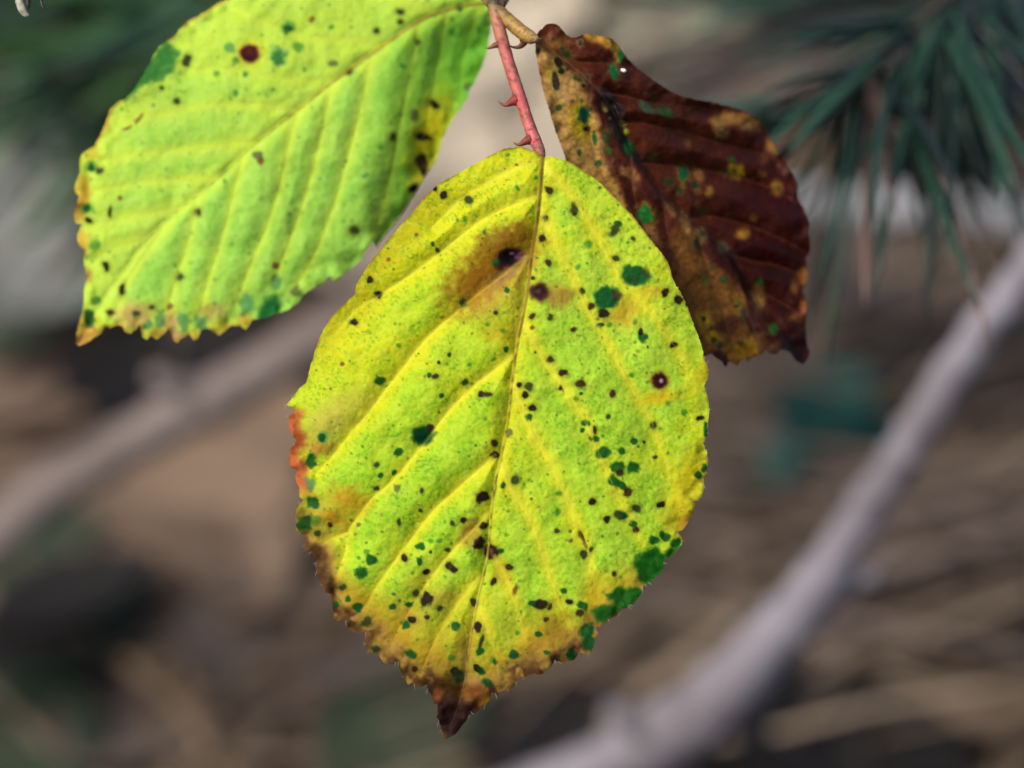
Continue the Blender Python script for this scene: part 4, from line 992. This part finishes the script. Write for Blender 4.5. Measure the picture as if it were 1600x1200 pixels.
def col_r(X, Y, f):
    n1 = fbm(X / 80, Y / 80, 201); n2 = fbm(X / 24, Y / 24, 202); n3 = fbm(X / 6, Y / 6, 203, 3)
    net = sm(.02, .3, cells(X / 13, Y / 13, 204))
    c = np.tile(np.array([88, 36, 15.]), X.shape + (1,))
    c = mixc(c, (58, 18, 6), sm(.35, .7, n1) * .7)
    c = mixc(c, (104, 50, 24), sm(.5, .75, n2) * .4)
    c = mixc(c, (70, 26, 14), net * sm(.4, .7, n3) * .35)
    c = mixc(c, (52, 10, 5), sm(1060, 1220, X) * sm(160, 300, Y) * .6)
    tan = (190, 148, 74)
    c = polyfill(c, X, Y, [(834, 60), (852, 74), (880, 100), (900, 122), (920, 150), (934, 185), (942, 220), (944, 250), (968, 290), (985, 332), (960, 320), (900, 270), (850, 200), (828, 100)], tan, .92, 8, 211, 6)
    c = polyfill(c, X, Y, [(1045, 380), (1062, 345), (1078, 350), (1092, 392), (1112, 415), (1142, 430), (1160, 460), (1166, 492), (1186, 530), (1192, 556), (1160, 575), (1135, 566), (1100, 560), (1075, 490), (1055, 440)], (146, 98, 36), .85, 12, 213, 10)
    c = mixc(c, (140, 94, 38), np.exp(-((X - 870) / 20) ** 2 - ((Y - 66) / 14) ** 2) * .9)
    c = polyfill(c, X, Y, [(908, 50), (940, 52), (968, 66), (976, 82), (968, 102), (958, 84), (940, 70), (916, 62)], (190, 142, 44), .92, 5, 215, 3)
    c = polyfill(c, X, Y, [(1106, 186), (1130, 175), (1166, 177), (1188, 190), (1186, 204), (1160, 203), (1140, 196), (1115, 198)], (176, 130, 56), .85, 6, 217, 5)
    Yc = (206, 176, 24)
    B = [(908, 192, 15, 30, -15, Yc, .9, .7), (900, 172, 8, 10, 0, Yc, .6, .7), (858, 112, 9, 10, -20, (196, 160, 40), .8, .6), (845, 115, 6, 40, -8, (176, 120, 62), .6, .7), (895, 140, 20, 26, 0, (166, 124, 70), .5, .8),
         (1127, 207, 12, 8, 30, (160, 118, 56), .8, .5), (1148, 268, 13, 12, 0, (196, 156, 30), .9, .5), (1092, 273, 8, 13, -15, (176, 120, 56), .8, .5), (1107, 301, 7, 9, 0, (170, 124, 48), .8, .5), (1090, 298, 6, 7, 0, (140, 96, 40), .7, .5), (1090, 320, 6, 8, 0, (130, 90, 40), .7, .5), (1213, 293, 8, 12, 0, (176, 136, 40), .85, .5), (1191, 272, 6, 6, 0, (130, 96, 30), .6, .6), (1193, 250, 7, 7, 0, (120, 80, 40), .5, .6), (1177, 340, 6, 6, 0, (130, 104, 30), .7, .6),
         (1160, 366, 10, 10, 0, (180, 130, 40), .9, .5), (1205, 228, 9, 13, -35, (160, 120, 50), .7, .6), (1215, 238, 6, 5, 0, (90, 120, 40), .6, .6), (1073, 224, 6, 6, 0, (120, 100, 50), .6, .5), (1072, 350, 7, 22, -20, (172, 128, 62), .8, .6), (1094, 368, 12, 12, 0, (176, 134, 62), .8, .6), (1067, 273, 11, 14, -10, (166, 130, 40), .85, .4), (1066, 292, 6, 8, 0, (160, 140, 30), .7, .6), (1048, 327, 6, 14, -30, (170, 118, 60), .8, .5), (985, 272, 18, 9, 30, (170, 118, 62), .8, .5), (1010, 335, 14, 20, -30, (160, 116, 40), .8, .5), (1018, 368, 10, 22, -25, (170, 124, 64), .7, .6),
         (1100, 498, 12, 12, 0, (206, 166, 16), .9, .6), (1112, 522, 16, 10, 20, (206, 160, 16), .85, .6), (1155, 476, 9, 17, -15, (196, 150, 40), .8, .6), (1162, 545, 26, 14, -20, (176, 130, 20), .8, .6), (1140, 508, 22, 12, -20, (72, 30, 12), .8, .6), (1185, 465, 11, 26, -10, (160, 116, 54), .85, .6), (1255, 430, 9, 14, 0, (160, 106, 36), .85, .5), (1241, 446, 7, 12, 0, (150, 96, 40), .8, .5), (1256, 478, 8, 12, 0, (150, 90, 30), .7, .5), (1244, 497, 12, 9, 0, (140, 86, 36), .7, .6),
         (1178, 505, 10, 26, -20, (54, 18, 10), .8, .6), (1205, 545, 18, 10, 0, (90, 60, 30), .6, .6), (1248, 542, 16, 30, -10, (44, 16, 12), .9, .6), (1122, 556, 14, 8, 25, (70, 30, 24), .85, .5), (1133, 566, 4, 10, 0, (70, 32, 24), .9, .4), (1205, 425, 12, 8, 0, (30, 14, 12), .6, .7), (1205, 320, 60, 20, 10, (52, 10, 14), .5, .8), (1210, 390, 50, 16, 8, (50, 6, 6), .5, .8),
         (907, 67, 6, 7, 0, (150, 130, 90), .8, .3), (907, 67, 4, 5, 0, (70, 50, 36), .9, .3), (918, 123, 7, 8, 0, (120, 96, 60), .8, .3), (918, 123, 5, 6, 0, (60, 40, 30), .9, .3), (951, 200, 7, 9, 0, (140, 116, 84), .6, .3), (951, 200, 5, 7, 0, (80, 50, 30), .9, .3),
         (958, 168, 16, 28, -28, (14, 9, 10), .95, .5), (972, 215, 9, 34, -18, (22, 16, 16), .85, .6), (1000, 250, 18, 10, 35, (40, 26, 32), .6, .7), (944, 145, 14, 6, 28, (120, 108, 112), .5, .6), (945, 166, 5, 8, -20, (150, 120, 40), .7, .5), (946, 172, 3, 4, 0, (206, 180, 40), .7, .5), (973, 194, 5, 6, 0, (120, 150, 20), .8, .5), (979, 206, 4, 5, 0, (150, 170, 20), .8, .5),
         (970, 88, 5, 12, -10, (20, 90, 40), .9, .4), (959, 112, 11, 15, -20, (120, 120, 40), .7, .3), (959, 112, 8, 12, -20, (12, 110, 56), .95, .3), (983, 232, 8, 12, -15, (20, 120, 50), .9, .4), (1067, 271, 8, 11, -10, (10, 104, 56), .95, .3), (1008, 336, 11, 15, -20, (20, 118, 44), .95, .3), (911, 180, 10, 12, 0, (60, 130, 40), .8, .3), (911, 180, 8, 10, 0, (8, 78, 52), .95, .3),
         (1127, 207, 5, 4, 0, (60, 80, 50), .8, .5), (1148, 268, 4, 4, 0, (70, 90, 20), .9, .5), (1143, 249, 7, 6, 0, (40, 90, 24), .8, .5), (1135, 273, 4, 5, 0, (60, 90, 50), .8, .5), (1096, 366, 5, 4, 0, (40, 80, 50), .9, .5), (1089, 381, 4, 8, -10, (20, 50, 30), .9, .4), (1100, 498, 4, 5, 0, (16, 40, 20), .95, .3), (1115, 532, 4, 4, 0, (50, 60, 20), .9, .4), (1124, 540, 4, 5, 0, (20, 70, 36), .95, .4), (1157, 536, 6, 5, 0, (70, 50, 10), .8, .5),
         (1130, 436, 5, 5, 0, (30, 90, 40), .9, .4), (1102, 436, 4, 7, -15, (80, 120, 40), .8, .4), (1155, 475, 3, 5, 0, (60, 110, 30), .8, .5), (1113, 418, 4, 5, 0, (60, 70, 40), .8, .5), (1188, 441, 5, 6, 0, (40, 100, 30), .85, .5), (1208, 514, 8, 11, 0, (96, 130, 30), .8, .4), (1208, 514, 6, 8, 0, (50, 130, 40), .9, .4), (1163, 490, 6, 10, 0, (60, 70, 60), .6, .6), (1228, 545, 14, 10, 20, (40, 40, 26), .6, .6), (1145, 395, 6, 12, -30, (110, 76, 66), .6, .6)]
    c = blobs(c, X, Y, B, 231, .25)
    r = np.random.default_rng(25)
    D = []
    for q in range(240):
        s = r.uniform(1.3, 3.2)
        D.append((r.uniform(838, 1262), r.uniform(50, 560), s, s * r.uniform(.7, 1.3), 0, [(40, 22, 16), (30, 50, 30), (120, 84, 40), (50, 30, 20)][r.integers(4)], r.uniform(.3, .7), .5))
    c = blobs(c, X, Y, D, 241)
    c = blobs(c, X, Y, SP_R, 251, .16)
    c = mixc(c, (120, 74, 54), np.exp(-(f['dv'] / 2.6) ** 2) * .35)
    c = c * (.82 + .36 * fbm(X / 9, Y / 9, 260, 3))[..., None] * (1 - .12 * sm(.4, .1, cells(X / 11, Y / 11, 261)))[..., None]
    return np.clip(c, 0, 250)


right_leaf = Leaflet(OUT_R, MID_R, VRR + VRL, depth_r, 1.8, 3)
right_leaf.build('leaflet', col_r, M_dry, 'withered dark brown side leaflet with tan patches')
right_leaf.rib('midrib', MID_R, 3.2, 1.6, [(0, (150, 116, 76)), (.25, (110, 80, 50)), (.4, (40, 26, 24)), (1, (60, 30, 20))], .45, M_dry, .1)
for v in VRR:
    right_leaf.rib('lateral_vein', v, 2.8, 1.2, [(0, (112, 66, 50)), (1, (96, 54, 40))], .4, M_dry, .1)
for v in VRL:
    right_leaf.rib('lateral_vein', v, 2.4, 1.2, [(0, (120, 80, 50)), (1, (120, 80, 50))], .25, M_dry, .1)

# one tiny white egg on the withered leaflet
fe = right_leaf.fields(np.array([974.]), np.array([110.]))
pe = at(974, 110, right_leaf.depthf(np.array([974.]), np.array([110.]), fe)[0] - 0.0001) - ROOT_P
V, F = tube(pe + np.array([[-.00032, 0, 0.0001], [-.0002, 0, 0.00006], [0, 0, 0], [.0002, 0, -.00006], [.00032, 0, -.0001]]), np.array([.00008, .00018, .00023, .00018, .00008]), 10)
obj('insect_egg', mesh_np('insect_egg', V, F), ramp_material('egg_shell', [(.3, (.6, .58, .56)), (.7, (.75, .73, .7))], 500, .5, 0, .0001), right_leaf.ob, label='tiny white egg on the brown leaflet')


# ---- margin hairs on the middle leaflet
def hairs(leaf, n, seed, sel):
    r = np.random.default_rng(seed)
    P = leaf.rim[sel(leaf.rim)]
    ctr = P.mean(0) if len(P) else None
    VV = []; FF = []
    for q in range(n):
        p = P[r.integers(len(P))]
        fl = leaf.fields(np.array([p[0]]), np.array([p[1]]))
        d = leaf.depthf(np.array([p[0]]), np.array([p[1]]), fl)[0]
        o = np.array([p[0] - 800, p[1] - 680]); o /= np.hypot(*o)
        a = r.normal(0, .7); o = np.array([o[0] * math.cos(a) - o[1] * math.sin(a), o[0] * math.sin(a) + o[1] * math.cos(a)])
        l = r.uniform(3, 6.5)
        A = at(p[0] - o[0] * 2, p[1] - o[1] * 2, d - .0001); B = at(p[0] + o[0] * l * .6, p[1] + o[1] * l * .6, d - r.uniform(0, .0004)); E = at(p[0] + o[0] * l, p[1] + o[1] * l + r.uniform(-1, 2), d - r.uniform(0, .0006))
        v, f = tube(np.array([A, B, E]) - ROOT_P, np.array([.00002, .000016, .000008]), 3)
        FF.append(f + sum(len(k) for k in VV)); VV.append(v)
    return obj('margin_hairs', mesh_np('margin_hairs', np.vstack(VV), np.vstack(FF)), M_hair, leaf.ob, kind='stuff')


hairs(mid_leaf, 70, 4, lambda R: (R[:, 1] > 560))


# ---- stalks with prickles
def stalk(name, pts, colours, label=None, sides=14, seed=1):
    """pts: (px, py, dz m, radius px)"""
    P = catmull(np.array(pts, float), 8)
    W3 = at(P[:, 0], P[:, 1], D0 + P[:, 2]) - ROOT_P
    R = P[:, 3] * WREL / 1600 * D0
    V, F = tube(W3, R, sides, .03, seed)
    n = len(P)
    t = np.repeat(np.concatenate([[0], np.linspace(0, 1, n), [1]]), sides)
    c = np.array([np.interp(t, [k[0] for k in colours], [k[1][i] for k in colours]) for i in range(3)]).T
    th = np.tile(np.arange(sides), n + 2)
    nz = fbm(t * n * .5, th * .8, seed, 3)[:, None]
    c = c * (.8 + .4 * nz)
    dk = (sm(.74, .82, vnoise(t * n * 1.3, th * 1.0, seed + 7)) * .7)[:, None]
    c = c * (1 - dk) + np.array([110, 34, 30.]) * dk
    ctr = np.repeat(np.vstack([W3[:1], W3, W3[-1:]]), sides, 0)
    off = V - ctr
    rs = sm(.15, 1.0, off @ RGT / (np.linalg.norm(off, axis=1) + 1e-9))[:, None] * .55  # shading of the right side painted into the skin colour
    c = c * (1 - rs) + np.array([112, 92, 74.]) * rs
    pl = (sm(.45, .7, fbm(t * n * .35, th * .9, seed + 20, 3)) * .45)[:, None]
    c = c * (1 - pl) + np.array([176, 132, 92.]) * pl
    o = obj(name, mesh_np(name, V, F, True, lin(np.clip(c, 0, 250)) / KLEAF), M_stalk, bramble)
    if label:
        o['label'] = label
    # fine hairs along the stalk
    r = np.random.default_rng(seed)
    VV = []; FF = []; k = 0
    for q in range(70):
        i = r.integers(2, n - 2); a = r.uniform(0, 2 * math.pi)
        dr = RGT * math.cos(a) + (-FWD) * math.sin(a)
        A = W3[i] + dr * R[i] * .9; E = W3[i] + dr * (R[i] + r.uniform(.0001, .0003)) + UPV * r.normal(0, .00015)
        v, f = tube(np.array([A, (A + E) / 2, E]), np.array([.00003, .000025, .00001]), 3)
        VV.append(v); FF.append(f + k); k += len(v)
    obj('stalk_hairs', mesh_np('stalk_hairs', np.vstack(VV), np.vstack(FF)), M_hair, o, kind='stuff')
    return o


def prickle(parent, pts, dz, c0=(110, 40, 34), c1=(150, 110, 60)):
    P = catmull(np.array(pts, float), 5)
    W3 = at(P[:, 0], P[:, 1], np.full(len(P), D0 + dz)) - ROOT_P
    V, F = tube(W3, P[:, 2] * WREL / 1600 * D0, 8, 0, 2)
    t = np.repeat(np.concatenate([[0], np.linspace(0, 1, len(P)), [1]]), 8)[:, None]
    c = np.array(c0, float) * (1 - t) + np.array(c1, float) * t
    return obj('prickle', mesh_np('prickle', V, F, True, lin(c) / KLEAF), M_stalk, parent)


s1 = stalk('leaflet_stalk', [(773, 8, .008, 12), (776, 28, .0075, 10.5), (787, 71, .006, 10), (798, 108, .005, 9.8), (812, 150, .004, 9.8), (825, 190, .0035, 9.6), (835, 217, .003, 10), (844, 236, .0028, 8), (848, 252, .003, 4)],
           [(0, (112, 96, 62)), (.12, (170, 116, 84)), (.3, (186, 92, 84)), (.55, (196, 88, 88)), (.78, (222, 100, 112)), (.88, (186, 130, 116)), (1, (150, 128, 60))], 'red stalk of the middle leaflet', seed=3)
prickle(s1, [(785, 69, 9), (776, 70, 5.5), (769, 73, 3.2), (763, 75, 2), (757, 74, .5)], .006)
prickle(s1, [(808, 156, 11), (800, 159, 7), (792, 163.5, 3.8), (785, 163, 2.3), (778, 158, .5)], .004, (150, 44, 48), (120, 80, 40))
prickle(s1, [(830, 217, 10), (821, 221, 6), (813, 225.5, 3.4), (807, 225.5, 2), (802, 222, .5)], .003, (130, 50, 40), (120, 76, 44))
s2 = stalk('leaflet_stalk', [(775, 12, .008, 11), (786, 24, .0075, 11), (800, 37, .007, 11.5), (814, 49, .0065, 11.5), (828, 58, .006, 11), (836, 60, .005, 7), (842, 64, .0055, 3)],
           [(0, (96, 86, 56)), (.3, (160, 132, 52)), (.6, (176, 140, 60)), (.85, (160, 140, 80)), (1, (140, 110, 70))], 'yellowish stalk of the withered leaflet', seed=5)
prickle(s2, [(819, 58, 10), (818, 67, 6), (812, 73, 3.6), (803, 74, 2.2), (793, 70, .5)], .0065, (110, 50, 34), (70, 46, 34))
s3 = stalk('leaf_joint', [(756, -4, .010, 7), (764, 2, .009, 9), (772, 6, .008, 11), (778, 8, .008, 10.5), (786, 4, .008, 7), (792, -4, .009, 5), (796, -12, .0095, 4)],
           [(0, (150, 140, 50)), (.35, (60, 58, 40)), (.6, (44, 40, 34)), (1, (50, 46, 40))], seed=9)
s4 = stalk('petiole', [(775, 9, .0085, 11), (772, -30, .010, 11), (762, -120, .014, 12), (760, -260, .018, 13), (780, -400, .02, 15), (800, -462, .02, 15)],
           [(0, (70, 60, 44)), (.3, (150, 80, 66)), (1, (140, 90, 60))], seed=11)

# cane that carries the leaf: arches above the picture down to the ground on both sides
A0 = at(800, -470, D0 + .02)
cp = [np.array([-.62, .30, -.01]), np.array([-.45, .28, .24]), np.array([-.22, .29, .40]), A0 + np.array([-.09, -.005, .004]), A0, A0 + np.array([.10, .01, -.006]), np.array([.24, .36, .38]), np.array([.40, .38, .26]), np.array([.54, .40, .10]), np.array([.60, .41, -.01])]
cp = catmull(np.array(cp), 10)
V, F = tube(cp - ROOT_P, np.linspace(.0042, .0026, len(cp)), 10, .05, 4)
obj('cane', mesh_np('cane', V, F), M_cane, bramble)

# ------------------------------------------------------------------ dried bud hanging into the upper left corner
def local_tube(pts, dz, rel):
    P = catmull(np.array(pts, float), 6)
    W3 = at(P[:, 0], P[:, 1], np.full(len(P), D0 + dz)) - rel
    return W3, P[:, 2] * WREL / 1600 * D0


k = int(np.argmin(np.abs(((cp - CAM) @ RGT) / ((cp - CAM) @ FWD) * 1600 / WREL + 800 - 60)))
hang = cp[k]
husk = empty('dried_bud', at(38, 26, D0 + .002), label='small dried pale bud with dark scale hanging beside a thin black thread', category='dried bud')
HB = at(38, 26, D0 + .002)
M_husk = ramp_material('husk', [(.3, C(120, 122, 90)), (.5, C(176, 176, 150)), (.7, C(206, 200, 192))], 1500, .7, .5, .0001, 4)
M_dark = ramp_material('dark_scale', [(.3, C(14, 13, 10)), (.7, C(44, 38, 32))], 1200, .45, .4, .0001, 4, spec=.5)
W3, R = local_tube([(27, -30, 7), (29, -8, 7), (32, 6, 7), (35, 15, 6.5), (40, 22, 5), (45, 24, 2)], .002, HB)
V, F = tube(W3, R, 10, .08, 3); obj('husk', mesh_np('husk', V, F), M_husk, husk)
W3, R = local_tube([(42, -26, 6), (43, -8, 6), (43.5, 2, 5), (44, 9, 3.6), (44.5, 15, 1)], .0012, HB)
V, F = tube(W3, R, 8, .08, 5); obj('scale', mesh_np('scale', V, F), M_dark, husk)
W3, R = local_tube([(62, -34, 2), (63.5, -12, 2), (64.5, 2, 2.2), (66.5, 10, 2.4), (70, 15, 1.8)], .001, HB)
V, F = tube(W3, R, 6, .05, 7); obj('thread', mesh_np('thread', V, F), M_dark, husk)
j = at(40, -36, D0 + .002)
T = catmull(np.array([j + (at(46, -20, D0 + .0015) - j), j, j * .6 + hang * .4 + np.array([.004, 0, 0]), hang]), 8)
V, F = tube(T - HB, np.linspace(.0011, .0008, len(T)), 8, .06, 8)
obj('bud_stalk', mesh_np('bud_stalk', V, F), M_dark, husk)
W3, R = local_tube([(62, -34, 2), (56, -38, 2), (44, -40, 2)], .0015, HB)
V, F = tube(W3, R, 6, .05, 7); obj('thread', mesh_np('thread', V, F), M_dark, husk)
